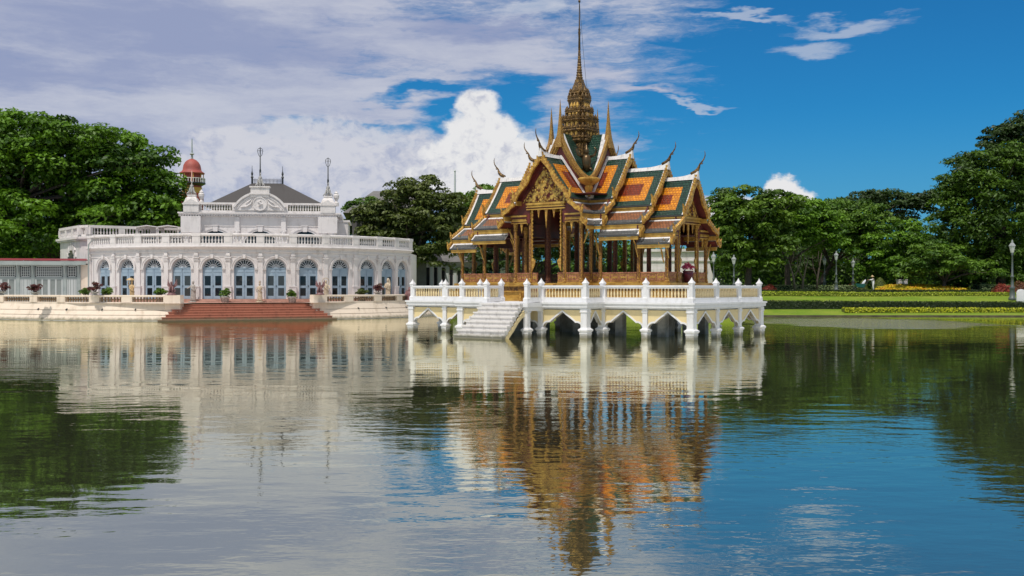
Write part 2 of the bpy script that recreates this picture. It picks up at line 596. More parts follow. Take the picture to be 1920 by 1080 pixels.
M['crimson'] = mat('crimson_roof', (0.26, 0.020, 0.035), 0.6, var=(0.18, 0.02, 0.03), vscale=1)
M['dome'] = mat('terracotta_dome', (0.40, 0.085, 0.065), 0.6, var=(0.30, 0.06, 0.05), vscale=0.6)
M['ochre'] = mat('ochre_paint', (0.62, 0.33, 0.07), 0.7)
M['towerred'] = mat('tower_red_paint', (0.34, 0.06, 0.04), 0.7)
M['bark'] = mat('bark', (0.055, 0.042, 0.032), 0.9, var=(0.09, 0.07, 0.055), vscale=3, bump=0.6, bscale=8)
M['palebark'] = mat('pale_bark', (0.20, 0.17, 0.13), 0.9, var=(0.12, 0.10, 0.08), vscale=3, bump=0.5, bscale=8)
M['stat_gold'] = mat('honey_stone', (0.60, 0.42, 0.22), 0.6, var=(0.40, 0.27, 0.13), vscale=6, bump=0.3)
M['stat_beige'] = mat('beige_stone', (0.60, 0.49, 0.36), 0.7, var=(0.40, 0.32, 0.23), vscale=6, bump=0.3)
M['stat_grey'] = mat('grey_stone', (0.46, 0.42, 0.38), 0.7, var=(0.30, 0.27, 0.24), vscale=6, bump=0.3)
M['stat_purple'] = mat('purple_brown_stone', (0.24, 0.12, 0.12), 0.55, var=(0.15, 0.07, 0.075), vscale=6, bump=0.3)
M['stat_white'] = mat('white_stone', (0.50, 0.49, 0.48), 0.6, var=(0.24, 0.23, 0.22), vscale=6, bump=0.3)
M['maroon'] = mat('maroon_glaze', (0.10, 0.012, 0.022), 0.25)
M['skin'] = mat('skin', (0.30, 0.16, 0.10), 0.6)
M['cloth'] = mat('white_cotton', (0.66, 0.67, 0.70), 0.85)
M['straw'] = mat('straw', (0.50, 0.37, 0.20), 0.85)
M['teal'] = mat('teal_plastic', (0.02, 0.13, 0.15), 0.4)


def leafmat(name, a, b, c=None, rough=0.5, trans=0.22):
    m = bpy.data.materials.new(name)
    m.use_nodes = True
    t = m.node_tree
    p = t.nodes['Principled BSDF']
    p.inputs['Roughness'].default_value = rough
    p.inputs['Specular IOR Level'].default_value = 0.35
    q = G(t)
    at_ = t.nodes.new('ShaderNodeAttribute')
    at_.attribute_name = 'tone'
    col = q.mix(q.sstep(at_.outputs['Fac'], 0.0, 0.75), a, b)
    if c is not None:
        col = q.mix(q.sstep(at_.outputs['Fac'], 0.80, 0.92), col, c)
    t.links.new(col, p.inputs['Base Color'])
    if trans:
        tr = t.nodes.new('ShaderNodeBsdfTranslucent')
        t.links.new(q.mix(1.0, col, (1.2, 1.3, 0.5), 'MULTIPLY'), tr.inputs[0])
        mx = t.nodes.new('ShaderNodeMixShader')
        mx.inputs[0].default_value = trans
        t.links.new(p.outputs[0], mx.inputs[1])
        t.links.new(tr.outputs[0], mx.inputs[2])
        t.links.new(mx.outputs[0], t.nodes['Material Output'].inputs[0])
    return m


M['lf_bright'] = leafmat('bright_green_leaf', (0.034, 0.092, 0.009), (0.135, 0.27, 0.018))
M['lf_mid'] = leafmat('mid_green_leaf', (0.036, 0.092, 0.013), (0.125, 0.230, 0.026))
M['lf_olive'] = leafmat('olive_green_leaf', (0.042, 0.066, 0.016), (0.120, 0.155, 0.036), (0.15, 0.17, 0.09))
M['lf_dark'] = leafmat('dark_green_leaf', (0.016, 0.036, 0.012), (0.048, 0.090, 0.020))
M['lf_deep'] = leafmat('deep_green_leaf', (0.030, 0.074, 0.012), (0.115, 0.205, 0.020))
M['lf_big'] = leafmat('spreading_tree_leaf', (0.013, 0.044, 0.006), (0.118, 0.245, 0.014))
M['lf_weep'] = leafmat('drooping_tree_leaf', (0.016, 0.042, 0.009), (0.085, 0.165, 0.016))
M['lf_hedge'] = leafmat('clipped_hedge_leaf', (0.016, 0.032, 0.010), (0.035, 0.060, 0.014))
M['lf_yellow'] = leafmat('yellow_green_hedge_leaf', (0.22, 0.27, 0.012), (0.62, 0.62, 0.030))
M['lf_lime'] = leafmat('lime_hedge_leaf', (0.18, 0.25, 0.015), (0.48, 0.55, 0.05))
M['lf_flower'] = leafmat('yellow_flower_bed', (0.20, 0.19, 0.012), (0.62, 0.46, 0.012), (0.58, 0.22, 0.02))
M['lf_red'] = leafmat('red_shrub_leaf', (0.14, 0.022, 0.018), (0.36, 0.06, 0.04), (0.12, 0.10, 0.04))
M['lf_rust'] = leafmat('rust_shrub_leaf', (0.10, 0.045, 0.022), (0.20, 0.09, 0.04), (0.08, 0.09, 0.03))
M['lf_purple'] = leafmat('purple_leaf', (0.060, 0.022, 0.028), (0.17, 0.055, 0.055), (0.10, 0.09, 0.05))
M['lf_topiary'] = leafmat('topiary_leaf', (0.055, 0.085, 0.012), (0.15, 0.19, 0.03))
M['lf_white'] = leafmat('white_blossom_shrub', (0.010, 0.028, 0.010), (0.030, 0.062, 0.018), (0.72, 0.72, 0.70))
M['lf_pink'] = leafmat('pink_blossom', (0.62, 0.06, 0.18), (0.85, 0.18, 0.34))
M['lf_pale'] = leafmat('pale_variegated_leaf', (0.06, 0.11, 0.03), (0.30, 0.36, 0.18))
# ================================================================ water
def water_mat():
    m = bpy.data.materials.new('lake_water')
    m.use_nodes = True
    t = m.node_tree
    p = t.nodes['Principled BSDF']
    p.inputs['Base Color'].default_value = (0.044, 0.050, 0.030, 1)
    p.inputs['Specular IOR Level'].default_value = 0.0
    p.inputs['Roughness'].default_value = 1.0
    gl = t.nodes.new('ShaderNodeBsdfGlossy')
    gl.inputs['Color'].default_value = (1.0, 0.975, 0.81, 1)
    fr = t.nodes.new('ShaderNodeFresnel')
    fr.inputs['IOR'].default_value = 1.33
    q = G(t)
    geo = t.nodes.new('ShaderNodeNewGeometry').outputs['Position']
    # gusts: patches of rougher water
    gust = q.noise(q.v('MULTIPLY', geo, (0.035, 0.075, 0)), 1.0, 3, 0.5)
    x, y, z = q.sep(geo)

    def patch(cx, cy, rx, ry):
        d = q.v('LENGTH', q.v('MULTIPLY', q.v('SUBTRACT', geo, (cx, cy, 0)), (1 / rx, 1 / ry, 0)), out=1)
        wob = q.m('MULTIPLY', q.m('SUBTRACT', q.noise(geo, 0.22, 4), 0.5), 0.9)
        return q.sstep(q.m('ADD', d, wob), 1.0, 0.72)
    rough = q.m('MAXIMUM', patch(29.0, 87, 10.0, 15), q.m('MULTIPLY', patch(-35, 70, 20, 17), 0.10))
    w1 = q.noise(q.v('MULTIPLY', geo, (0.75, 1.35, 1)), 0.55, 2, 0.5)
    w2 = q.noise(q.v('MULTIPLY', geo, (0.8, 1.5, 1)), 1.7, 3, 0.55)
    w3 = q.noise(geo, 6.5, 2, 0.5)
    amp = q.sstep(gust, 0.36, 0.64, 0.12, 1.0)
    h = q.m('ADD', q.m('MULTIPLY', w1, 0.014), q.m('MULTIPLY', q.m('MULTIPLY', w2, 0.0085), amp))
    w4 = q.noise(q.v('MULTIPLY', geo, (0.7, 1.7, 1)), 1.9, 3, 0.6)
    h = q.m('ADD', h, q.m('MULTIPLY', q.m('MULTIPLY', w4, 0.17), rough))
    h = q.m('ADD', h, q.m('MULTIPLY', q.m('MULTIPLY', w3, 0.0011), q.m('ADD', amp, q.m('MULTIPLY', rough, 20.0))))
    bn = t.nodes.new('ShaderNodeBump')
    bn.inputs['Strength'].default_value = 1.0
    bn.inputs['Distance'].default_value = 1.0
    t.links.new(h, bn.inputs['Height'])
    t.links.new(bn.outputs[0], gl.inputs['Normal'])
    t.links.new(bn.outputs[0], fr.inputs['Normal'])
    t.links.new(q.sstep(rough, 0, 1, 0.02, 0.10), gl.inputs['Roughness'])
    mx = t.nodes.new('ShaderNodeMixShader')
    t.links.new(q.m('MULTIPLY_ADD', fr.outputs[0], 0.42, 0.56), mx.inputs[0])
    t.links.new(p.outputs[0], mx.inputs[1])
    t.links.new(gl.outputs[0], mx.inputs[2])
    t.links.new(mx.outputs[0], t.nodes['Material Output'].inputs[0])
    return m


mb = MB()
mb.add([(-420, -160, 0), (420, -160, 0), (420, 150, 0), (-420, 150, 0)], [(0, 1, 2, 3)])
tag(mb.build('water', water_mat()), kind='structure')

# ================================================================ ground
SHORE = [(-230, 120, 0), (-120, 112, 0), (-62, 101, 0), (-45.6, 94.9, 0), (-29.2, 88.5, 0), (-15.6, 94.1, 0), (-12.8, 98.2, 0), (-9.8, 102.9, 0), (-7, 112, 0),
         (-2, 121, .5), (10, 121, 1), (20, 109, 1), (25, 105.8, 1), (36, 105.3, 1), (50, 104.8, 1), (80, 103, 1), (140, 96, 1), (280, 84, 1)]
PL = [(4.3, -1.2), (4.3, 1.5), (4.6, 1.5), (5.0, 1.5), (5.4, 1.5), (8, 1.5), (11, 1.5), (13, 1.5), (20, 1.5), (26, 1.5), (60, 1.5), (400, 1.5), (3500, 1.5)]
PR = [(0, -1.2), (.02, .10), (2.6, .42), (4.6, .72), (5.6, 1.24), (8, 1.56), (11, 1.86), (13, 2.08), (20, 2.40), (26, 2.56), (60, 2.62), (400, 2.62), (3500, 2.62)]


def gmat():
    m = bpy.data.materials.new('lawn_grass')
    m.use_nodes = True
    t = m.node_tree
    p = t.nodes['Principled BSDF']
    p.inputs['Roughness'].default_value = 0.9
    p.inputs['Specular IOR Level'].default_value = 0.15
    q = G(t)
    geo = t.nodes.new('ShaderNodeNewGeometry').outputs['Position']
    n = q.noise(geo, 0.35, 5, 0.6)
    n2 = q.noise(geo, 6.0, 4, 0.7)
    n3 = q.noise(q.v('MULTIPLY', geo, (0.25, 1.2, 1)), 1.1, 4, 0.6)
    c = q.mix(q.sstep(n, 0.3, 0.7), (0.135, 0.235, 0.016), (0.225, 0.285, 0.034))
    c = q.mix(q.sstep(n3, 0.55, 0.72, 0, 0.6), c, (0.27, 0.235, 0.085))
    c = q.mix(q.sstep(n2, 0.35, 0.7, 0.0, 0.45), c, (0.045, 0.085, 0.010))
    t.links.new(c, p.inputs['Base Color'])
    bn = t.nodes.new('ShaderNodeBump')
    bn.inputs['Strength'].default_value = 0.5
    bn.inputs['Distance'].default_value = 0.06
    t.links.new(n2, bn.inputs['Height'])
    t.links.new(bn.outputs[0], p.inputs['Normal'])
    return m


# refine the shore with in-between columns
cols = []
for i in range(len(SHORE) - 1):
    a, b = SHORE[i], SHORE[i + 1]
    k = 4 if 2 <= i <= 13 else 2
    for j in range(k):
        f = j / k
        cols.append(tuple(a[c] + (b[c] - a[c]) * f for c in range(3)))
cols.append(SHORE[-1])
vs, fs = [], []
npf = len(PL)
for X, Y, k in cols:
    ln = math.hypot(X, Y)
    for j in range(npf):
        d = PL[j][0] * (1 - k) + PR[j][0] * k
        z = PL[j][1] * (1 - k) + PR[j][1] * k
        s = (Y + d) / Y
        vs.append((X * s, Y + d, z))
for i in range(len(cols) - 1):
    for j in range(npf - 1):
        fs.append((i * npf + j, (i + 1) * npf + j, (i + 1) * npf + j + 1, i * npf + j + 1))
mb = MB()
mb.add(vs, fs)
tag(mb.build('ground', gmat(), smooth=False), kind='structure')


mb = MB()
run = [(x, y) for x, y, k in cols if k == 1]
mb.strip([(x, -.4) for x, y in run], [(x, .115) for x, y in run], lambda a, b, t, yy=dict(run): (a, yy[a] + t, b), -.16, .06)
tag(mb.build('bank_kerb', mat('dark_bank_edge', (0.045, 0.040, 0.028), .9, var=(0.09, 0.08, 0.05), vscale=1.5)), kind='structure')  # dark brown edging strip along the lawn bank


def gz(Y):
    """height of the garden lawn (bank at about Y = 105.3)"""
    d = Y - 105.3
    for j in range(npf - 1):
        if PR[j][0] <= d <= PR[j + 1][0]:
            f = (d - PR[j][0]) / (PR[j + 1][0] - PR[j][0])
            return PR[j][1] + f * (PR[j + 1][1] - PR[j][1])
    return 2.62


# ================================================================ terrace in the lake (local frame: x along the long arms, -y the stair side)
PC = (4.25, 67.3, 0.0)
PRZ = -math.atan2(0.6, 0.8)
TER = empty('lake_terrace', PC, PRZ, 'white cross-shaped terrace on ogee arches standing in the lake', 'terrace')
UA, UB, VA, VB = 10.14, 4.48, 4.4, 6.2


def cross(o, ua=UA, ub=UB, va=VA, vb=VB):
    return [(-ua - o, -va - o), (-ub - o, -va - o), (-ub - o, -vb - o), (ub + o, -vb - o), (ub + o, -va - o), (ua + o, -va - o),
            (ua + o, va + o), (ub + o, va + o), (ub + o, vb + o), (-ub - o, vb + o), (-ub - o, va + o), (-ua - o, va + o)]


mb = MB()
mb.prism(cross(-.12), 1.50, 1.64)
mb.prism(cross(.20), 1.635, 1.72)
mb.prism(cross(.30), 1.715, 1.90)
mb.prism(cross(.36), 1.895, 2.00)
mb.box(-1.75, -7.95, 1.72, 1.75, -6.57, 1.97)
mb.box(-1.65, -7.85, 1.50, 1.65, -6.35, 1.72)
mb.build('deck', M['white'], TER)
# posts along each edge
EDGES = [((-UA, -VA), (-UB, -VA), 2), ((-UB, -VA), (-UB, -VB), 1), ((-UB, -VB), (UB, -VB), 3), ((UB, -VB), (UB, -VA), 1), ((UB, -VA), (UA, -VA), 2),
         ((UA, -VA), (UA, VA), 3), ((UA, VA), (UB, VA), 2), ((UB, VA), (UB, VB), 1), ((UB, VB), (-UB, VB), 3), ((-UB, VB), (-UB, VA), 1),
         ((-UB, VA), (-UA, VA), 2), ((-UA, VA), (-UA, -VA), 3)]


def pillar_mesh(w, nm):
    mb = MB()
    h = w / 2
    mb.lathe([(h + .04, -.6), (h + .04, .18), (h + .06, .22), (h + .06, .27), (h + .04, .29), (h + .07, .36), (h + .11, .40), (h + .11, .48), (h + .02, .55), (h, .60),
              (h, 1.42), (h + .04, 1.44), (h + .04, 1.49), (h + .02, 1.50), (h + .02, 1.66)], SQ)
    return mb.mesh(nm, M['white_low'])


pm_big, pm_small = pillar_mesh(.40, 'corner_pillar'), pillar_mesh(.29, 'pillar')


def post_mesh():
    mb = MB()
    mb.lathe([(.155, 2.0), (.155, 2.22), (.105, 2.30), (.105, 2.92), (.125, 2.94), (.115, 2.98), (.13, 3.02), (.155, 3.06), (.15, 3.09), (.10, 3.16), (.06, 3.23), (.028, 3.31), (.0, 3.39)], SQ)
    return mb.mesh('balustrade_post', M['white'])


post_m = post_mesh()
mb = MB()
mb.lathe([(.050, 0), (.055, .05), (.040, .08), (.060, .15), (.063, .22), (.043, .36), (.030, .46), (.050, .49), (.050, .53)], 8)
bal_m = mb.mesh('baluster', M['cream'], True)


def frame_on(p, q):
    """map (s along p->q, z, t outward) into local space"""
    p, q = Vector(p), Vector(q)
    d = (q - p).normalized()
    n = Vector((d.y, -d.x))
    return lambda s, z, t: (p.x + d.x * s + n.x * t, p.y + d.y * s + n.y * t, z), (q - p).length, d


# one arch: (fraction of half span from the middle, height)
ARCH = [(1, .40), (1, .55), (.97, .67), (.90, .78), (.80, .84), (.71, .855), (.665, .835), (.60, .905), (.48, 1.02), (.33, 1.155), (.17, 1.29), (.07, 1.385), (0, 1.45)]
pillar_done = set()


def railing(p, q, visible, a0=.19, b0=.19):
    fn, ln, d = frame_on(p, q)
    mb = MB()
    fr = lambda s, t, z0: fn(s, z0, t)
    def bx(s0, s1, t, z0, z1):
        vs = [fn(s, z, tt) for z in (z0, z1) for s, tt in ((s0, -t), (s1, -t), (s1, t), (s0, t))]
        mb.add(vs, [(3, 2, 1, 0), (4, 5, 6, 7), (0, 1, 5, 4), (1, 2, 6, 5), (2, 3, 7, 6), (3, 0, 4, 7)])
    bx(a0 - .09, ln - b0 + .09, .17, 2.0, 2.12)
    bx(a0 - .09, ln - b0 + .09, .125, 2.115, 2.265)
    bx(a0 - .09, ln - b0 + .09, .125, 2.775, 2.86)
    bx(a0 - .09, ln - b0 + .09, .155, 2.855, 2.95)
    bx(a0 - .09, a0 + .04, .10, 2.26, 2.78)
    bx(ln - b0 - .04, ln - b0 + .09, .10, 2.26, 2.78)
    o = mb.build('balustrade', M['white'], TER)
    s0, s1 = a0 + .08, ln - b0 - .08
    n = max(2, int(round((s1 - s0) / .205)))
    if visible:
        for i in range(n):
            put('baluster', bal_m, fn(s0 + (s1 - s0) * (i + .5) / n, 2.255, 0), math.atan2(d.y, d.x), o)
    else:
        far = MB()
        for i in range(n):
            c = fn(s0 + (s1 - s0) * (i + .5) / n, 2.32, 0)
            far.lathe([(.050, 0), (.062, .14), (.045, .32), (.032, .40), (.050, .46)], 6, c)
        FAR_BAL.append(far)


FAR_BAL = []
for ei, (p, q, nb) in enumerate(EDGES):
    vis = ei < 6
    for b in range(nb):
        P = (p[0] + (q[0] - p[0]) * b / nb, p[1] + (q[1] - p[1]) * b / nb)
        Q = (p[0] + (q[0] - p[0]) * (b + 1) / nb, p[1] + (q[1] - p[1]) * (b + 1) / nb)
        if nb == 3 and abs(p[1]) == VB:                     # stair edge: the middle bay is as wide as the stair
            xs = [-UB, -1.45, 1.45, UB]
            if p[0] > 0:
                xs = xs[::-1]
            P, Q = (xs[b], p[1]), (xs[b + 1], p[1])
        for R, big in ((P, b == 0), (Q, b == nb - 1)):
            k = (round(R[0], 2), round(R[1], 2))
            if k not in pillar_done:
                pillar_done.add(k)
                put('pillar', pm_big if big else pm_small, (R[0], R[1], 0), 0, TER)
                put('balustrade_post', post_m, (R[0], R[1], 0), 0, TER)
        fn, ln, d = frame_on(P, Q)
        pa, pb = .20, .20
        mid, half = ln / 2, ln / 2 - .17
        left = [(mid - t * half, z) for t, z in ARCH]
        right = [(mid + t * half, z) for t, z in ARCH[::-1]]
        curve = left + right[1:]
        mb = MB()
        # spandrel: from the arch line up to the frieze, split at each sample
        mb.strip([(s, z) for s, z in curve], [(s, 1.56) for s, z in curve], lambda a, b_, t, fn=fn: fn(a, b_, t), -.13, .06, 0)
        sp = mb.build('arch_panel', M['yellow'], TER)
        mb = MB()
        outer = []
        for i, (s, z) in enumerate(curve):
            a, c = curve[max(0, i - 1)], curve[min(len(curve) - 1, i + 1)]
            tx, tz = c[0] - a[0], c[1] - a[1]
            l_ = math.hypot(tx, tz) or 1
            outer.append((s - tz / l_ * .075, z + tx / l_ * .095))
        mb.strip([(s, z) for s, z in curve], outer, lambda a, b_, t, fn=fn: fn(a, b_, t), -.16, .10, 0)
        mb.build('arch_moulding', M['white_low'], sp)
        if not (nb == 3 and p[1] == -VB and b == 1):
            railing(P, Q, vis)
# landing rails beside the stair
for sx in (-1.45, 1.45):
    put('balustrade_post', post_m, (sx, -7.62, -.03), 0, TER)
    put('pillar', pm_small, (sx, -7.62, -.02), 0, TER)
railing((-1.45, -VB), (-1.45, -7.62), True)
railing((1.45, -7.62), (1.45, -VB), True)
far = MB()
for f_ in FAR_BAL:
    far.add(f_.v, f_.f)
tag(far.build('baluster', M['cream'], TER, True), kind='stuff')
# stair down to the water
ST = MB()
nst = 8
for i in range(nst):
    f = i / (nst - 1)
    z1 = 1.93 - .245 * i
    y0 = -7.85 - .30 * i
    hw = 1.42 + .30 * f
    ST.box(-hw, y0 - .36, z1 - .085, hw, y0 + .05, z1)
    ST.box(-hw + .04, y0 - .31, z1 - .25, hw - .04, y0 + .02, z1 - .08)
stair = ST.build('stair', M['marble'], TER)
for sx in (-1, 1):
    SS = MB()
    prof = [(-7.60, 1.72), (-10.15, -.10), (-9.75, -.12), (-8.95, .42), (-8.45, .84), (-8.0, 1.10), (-7.60, 1.25)]
    SS.slab(prof, lambda a, b, t: (sx * (1.30 + .30 * max(0, min(1, (-7.85 - a) / 2.1)) + t), a, b), 0, .10)
    SS.build('stringer', M['yellow'], stair)
# piers standing further in under the deck
mb = MB()
mb.box(-.24, -.24, -.6, .24, .24, 1.52)
pier_m = mb.mesh('inner_pier', M['under'])
for u in (-7.3, -4.48, -1.5, 1.5, 4.48, 7.3):
    for v in (-2.4, 0.6, 2.6):
        put('inner_pier', pier_m, (u, v, 0), 0, TER)
for a, b in ((-6.4, -3.6), (-1.0, 2.9), (4.9, 6.9)):
    mb = MB()
    mb.box(a, -.5, -.6, b, -.3, 1.52)
    mb.build('inner_wall', M['under'], TER)
# ================================================================ the gilded pavilion
PAV = empty('thai_pavilion', (PC[0], PC[1], 2.0), PRZ, 'gilded cross-shaped pavilion with tiered orange and green tiled roofs and a tall spire', 'pavilion')
ZO = 2.0      # part heights below are given above the water and lowered by this


def rotk(k):
    return Matrix.Rotation(k * PI / 2, 4, 'Z') @ Matrix.Translation((0, 0, 0))


def pmb(k=0):
    return MB(Matrix.Translation((0, 0, -ZO)) @ rotk(k))


def pcross(o):
    ua, ub, va, vb = 7.6, 2.42, 2.42, 3.5
    return [(-ua - o, -va - o), (-ub - o, -va - o), (-ub - o, -vb - o), (ub + o, -vb - o), (ub + o, -va - o), (ua + o, -va - o),
            (ua + o, va + o), (ub + o, va + o), (ub + o, vb + o), (-ub - o, vb + o), (-ub - o, va + o), (-ua - o, va + o)]


mb = pmb()
mb.prism(pcross(.62), 2.005, 2.20)
mb.prism(pcross(.52), 2.20, 2.30)
mb.prism(pcross(.40), 2.30, 2.56)
mb.prism(pcross(.50), 2.56, 2.62)
base_o = mb.build('base', M['goldplain'], PAV)
mb = pmb()
mb.prism(pcross(.34), 2.62, 2.90)
mb.build('base_frieze', M['base'], base_o)
mb = pmb()
mb.prism(pcross(.44), 2.90, 2.97)
mb.prism(pcross(.36), 2.97, 3.10)
mb.build('floor_ledge', M['goldplain'], base_o)
# red stair before the front doorway
mb = pmb()
for i in range(4):
    mb.box(-.75, -4.05 - .26 * i, 2.0, .75, -3.7 - .26 * i + .3, 2.93 - .24 * i)
st = mb.build('entrance_stair', M['red'], PAV)
for sx in (-1, 1):
    mb = pmb()
    mb.slab([(-3.9, 3.02), (-4.2, 3.05), (-4.6, 2.66), (-4.95, 2.5), (-5.15, 2.52), (-5.15, 2.0), (-3.9, 2.0)], lambda a, b, t: (sx * (.78 + t), a, b), 0, .14)
    mb.build('stair_rail', M['gold'], st)


def zcol(w, z1, z0=3.1, mats=None, cap=True):
    """pillar with stepped-in corners, foot and lotus capital"""
    mb = MB()
    h = w / 2
    H = z1 - z0
    pr = [(h * 1.35, 0), (h * 1.35, .10), (h * 1.1, .16), (h * 1.2, .22), (h, .30)]
    if cap:
        pr += [(h * .96, H - .62), (h * 1.12, H - .60), (h * 1.0, H - .54), (h * 1.0, H - .46), (h * 1.35, H - .22), (h * 1.05, H - .18), (h * 1.05, H)]
    else:
        pr += [(h * .96, H)]
    mb.lathe(pr, RCOL)
    nn = len(RCOL)
    for k in range((len(pr) - 1) * nn):
        a, b = RCOL[k % nn], RCOL[(k + 1) % nn]
        if math.hypot(a[0] - b[0], a[1] - b[1]) > .9 and pr[k // nn][1] >= .3 and pr[k // nn + 1][1] < H - .6:
            mb.mi[k] = 1
    return mb


RCOL = redent(.56, .80)


def column(u, v, z1, w=.195, m='goldfine', cache={}):
    k = (round(z1, 2), w, m)
    if k not in cache:
        cache[k] = zcol(w, z1).mesh('column', [M[m], M['mosaic' if m == 'goldfine' else m]])
    return put('column', cache[k], (u, v, 3.1 - ZO), 0, PAV)


for sv in (-1, 1):
    for su in (-1, 1):
        column(su * 1.25, sv * 3.48, 7.62, .225)
        column(su * 2.42, sv * 3.48, 6.95)
        column(su * 2.42, sv * 2.42, 6.6)
        column(su * 3.09, sv * 2.42, 6.1)
        column(su * 5.71, sv * 2.42, 5.85)
        column(su * 7.55, sv * 2.42, 5.85)
        column(su * 7.55, sv * 1.25, 6.75, .225)
        column(su * 5.71, sv * 1.25, 7.4, .24, 'redgold')
        column(su * 3.4, sv * 1.25, 8.2, .24, 'redgold')
        column(su * 1.25, sv * 1.6, 8.6, .28, 'redgold')
# low carved parapet between the columns
PARA = []


def parapet(p, q):
    p, q = Vector(p), Vector(q)
    d = (q - p).normalized()
    n = Vector((d.y, -d.x))
    L_ = (q - p).length
    f = lambda s, z, t: (p.x + d.x * s + n.x * t, p.y + d.y * s + n.y * t, z)
    mb = pmb()

    def bx(s0, s1, z0, z1, t, m=0):
        vs = [f(s, z, tt) for z in (z0, z1) for s, tt in ((s0, -t), (s1, -t), (s1, t), (s0, t))]
        mb.add(vs, [(3, 2, 1, 0), (4, 5, 6, 7), (0, 1, 5, 4), (1, 2, 6, 5), (2, 3, 7, 6), (3, 0, 4, 7)], m)
    a, b = .13, L_ - .13
    bx(a, b, 3.1, 3.18, .07, 1)
    bx(a, b, 3.175, 3.66, .04, 0)
    bx(a, b, 3.655, 3.73, .065, 2)
    npan = max(1, int(round((b - a) / .62)))
    for i in range(npan):
        c0, c1 = a + (b - a) * i / npan + .06, a + (b - a) * (i + 1) / npan - .06
        for s0, s1, z0, z1 in ((c0, c1, 3.23, 3.255), (c0, c1, 3.60, 3.625), (c0, c0 + .03, 3.255, 3.60), (c1 - .03, c1, 3.255, 3.60)):
            bx(s0, s1, z0, z1, .055, 1)
        cx, cz = (c0 + c1) / 2, 3.43
        for k in range(-1, 2):
            vs = [f(cx + k * (c1 - c0) * .25 + ds, cz + dz_, tt) for tt in (-.052, .052) for ds, dz_ in ((-.07, 0), (0, -.09), (.07, 0), (0, .09))]
            mb.add(vs, [(3, 2, 1, 0), (4, 5, 6, 7), (0, 1, 5, 4), (1, 2, 6, 5), (2, 3, 7, 6), (3, 0, 4, 7)], 1)
    mb.build('parapet', [M['parapet'], M['goldplain'], M['parapet']], PAV)


for sv in (-1, 1):
    for su in (-1, 1):
        for a, b in (((2.42, 3.48), (1.25, 3.48)), ((1.25, 3.48), (.62, 3.48)), ((2.42, 2.42), (2.42, 3.48)), ((3.09, 2.42), (2.42, 2.42)), ((5.71, 2.42), (3.09, 2.42)),
                     ((7.55, 2.42), (5.71, 2.42)), ((7.55, 1.25), (7.55, 2.42)), ((7.55, .62), (7.55, 1.25))):
            P, Q = (a[0] * su, a[1] * sv), (b[0] * su, b[1] * sv)
            parapet(P, Q) if su * sv > 0 else parapet(Q, P)

# ---------------------------------------------------------------- roofs
SAG = .11


def uvmesh(name, verts, faces, mis, uvs, mats, parent):
    me = bpy.data.meshes.new(name)
    me.from_pydata([tuple(v) for v in verts], [], faces)
    for q in mats:
        me.materials.append(q)
    me.polygons.foreach_set('material_index', mis)
    lay_ = me.uv_layers.new(name='uv')
    fl = []
    for f in faces:
        for i in f:
            fl += list(uvs[i])
    lay_.data.foreach_set('uv', fl)
    me.update()
    o = bpy.data.objects.new(name, me)
    return link(o, parent)


def slope(k, s, u0, u1, y0, z0, y1, z1, kind, mitre=0.0, rimw=.21, both=False, sag=SAG):
    """one tiled slope of arm k on side s (+1/-1); returns vertex data. kind: 'main' has the nested colour borders, 'skirt' a plainer field"""
    T = Matrix.Translation((0, 0, -ZO)) @ rotk(k)
    Ls = math.hypot(y1 - y0, z1 - z0)
    if kind == 'main':
        cu = [u0, u1 - rimw - 1.02, u1 - rimw - .52, u1 - rimw, u1]
        cb = [0, .60, 1.08, Ls - .92, Ls - .44, Ls]
        if cb[3] - cb[2] < .35:
            c = (cb[2] + cb[3]) / 2
            cb[2], cb[3] = c - .2, c + .2
        ids = [[0, 0, 0, 4], [1, 1, 0, 4], [2, 1, 0, 4], [1, 1, 0, 4], [0, 0, 0, 4]]
    else:
        cu = [u0, u1 - rimw - .35, u1 - rimw, u1]
        cb = [0, .14, Ls * .72, Ls]
        ids = [[4, 4, 4], [3, 5, 4], [5, 5, 4]] if kind == 'skirt' else [[4, 4, 4], [5, 5, 4], [5, 5, 4]]
    vs, uv, fs, mi = [], [], [], []
    nb, nu = len(cb), len(cu)
    for b in cb:
        f = b / Ls
        y = y0 + (y1 - y0) * f
        z = z0 + (z1 - z0) * f - sag * math.sin(PI * f)
        for j, u in enumerate(cu):
            uu = u
            if mitre and j == 0:
                uu = u0 + mitre * (y - y0)
            elif mitre:
                lo = u0 + mitre * (y - y0)
                uu = max(u, lo + .01 * j)
            if both and j == 0:
                uu = u0
            vs.append(T @ Vector((uu, s * y, z)))
            uv.append((uu, -b))
    for r in range(nb - 1):
        for c in range(nu - 1):
            a = r * nu + c
            fs.append((a, a + nu, a + nu + 1, a + 1) if s < 0 else (a, a + 1, a + nu + 1, a + nu))
            mi.append(ids[r][c])
    # soffit below, and the eave edge
    off = len(vs)
    for v in list(vs):
        vs.append(v + Vector((0, 0, -.09)))
        uv.append((0, 0))
    for r in range(nb - 1):
        for c in range(nu - 1):
            a = off + r * nu + c
            fs.append((a, a + 1, a + nu + 1, a + nu) if s < 0 else (a, a + nu, a + nu + 1, a + 1))
            mi.append(6)
    for c in range(nu - 1):
        a = (nb - 1) * nu + c
        fs.append((a, a + 1, off + a + 1, off + a))
        mi.append(5)
    for r in range(nb - 1):
        for c in (0, nu - 1):
            a = r * nu + c
            fs.append((a, a + nu, off + a + nu, off + a))
            mi.append(4)
    return vs, fs, mi, uv


ROOFM = [M['tgreen'], M['torange'], M['tred'], M['tbrown'], M['rim'], M['tgrey'], M['darkred']]


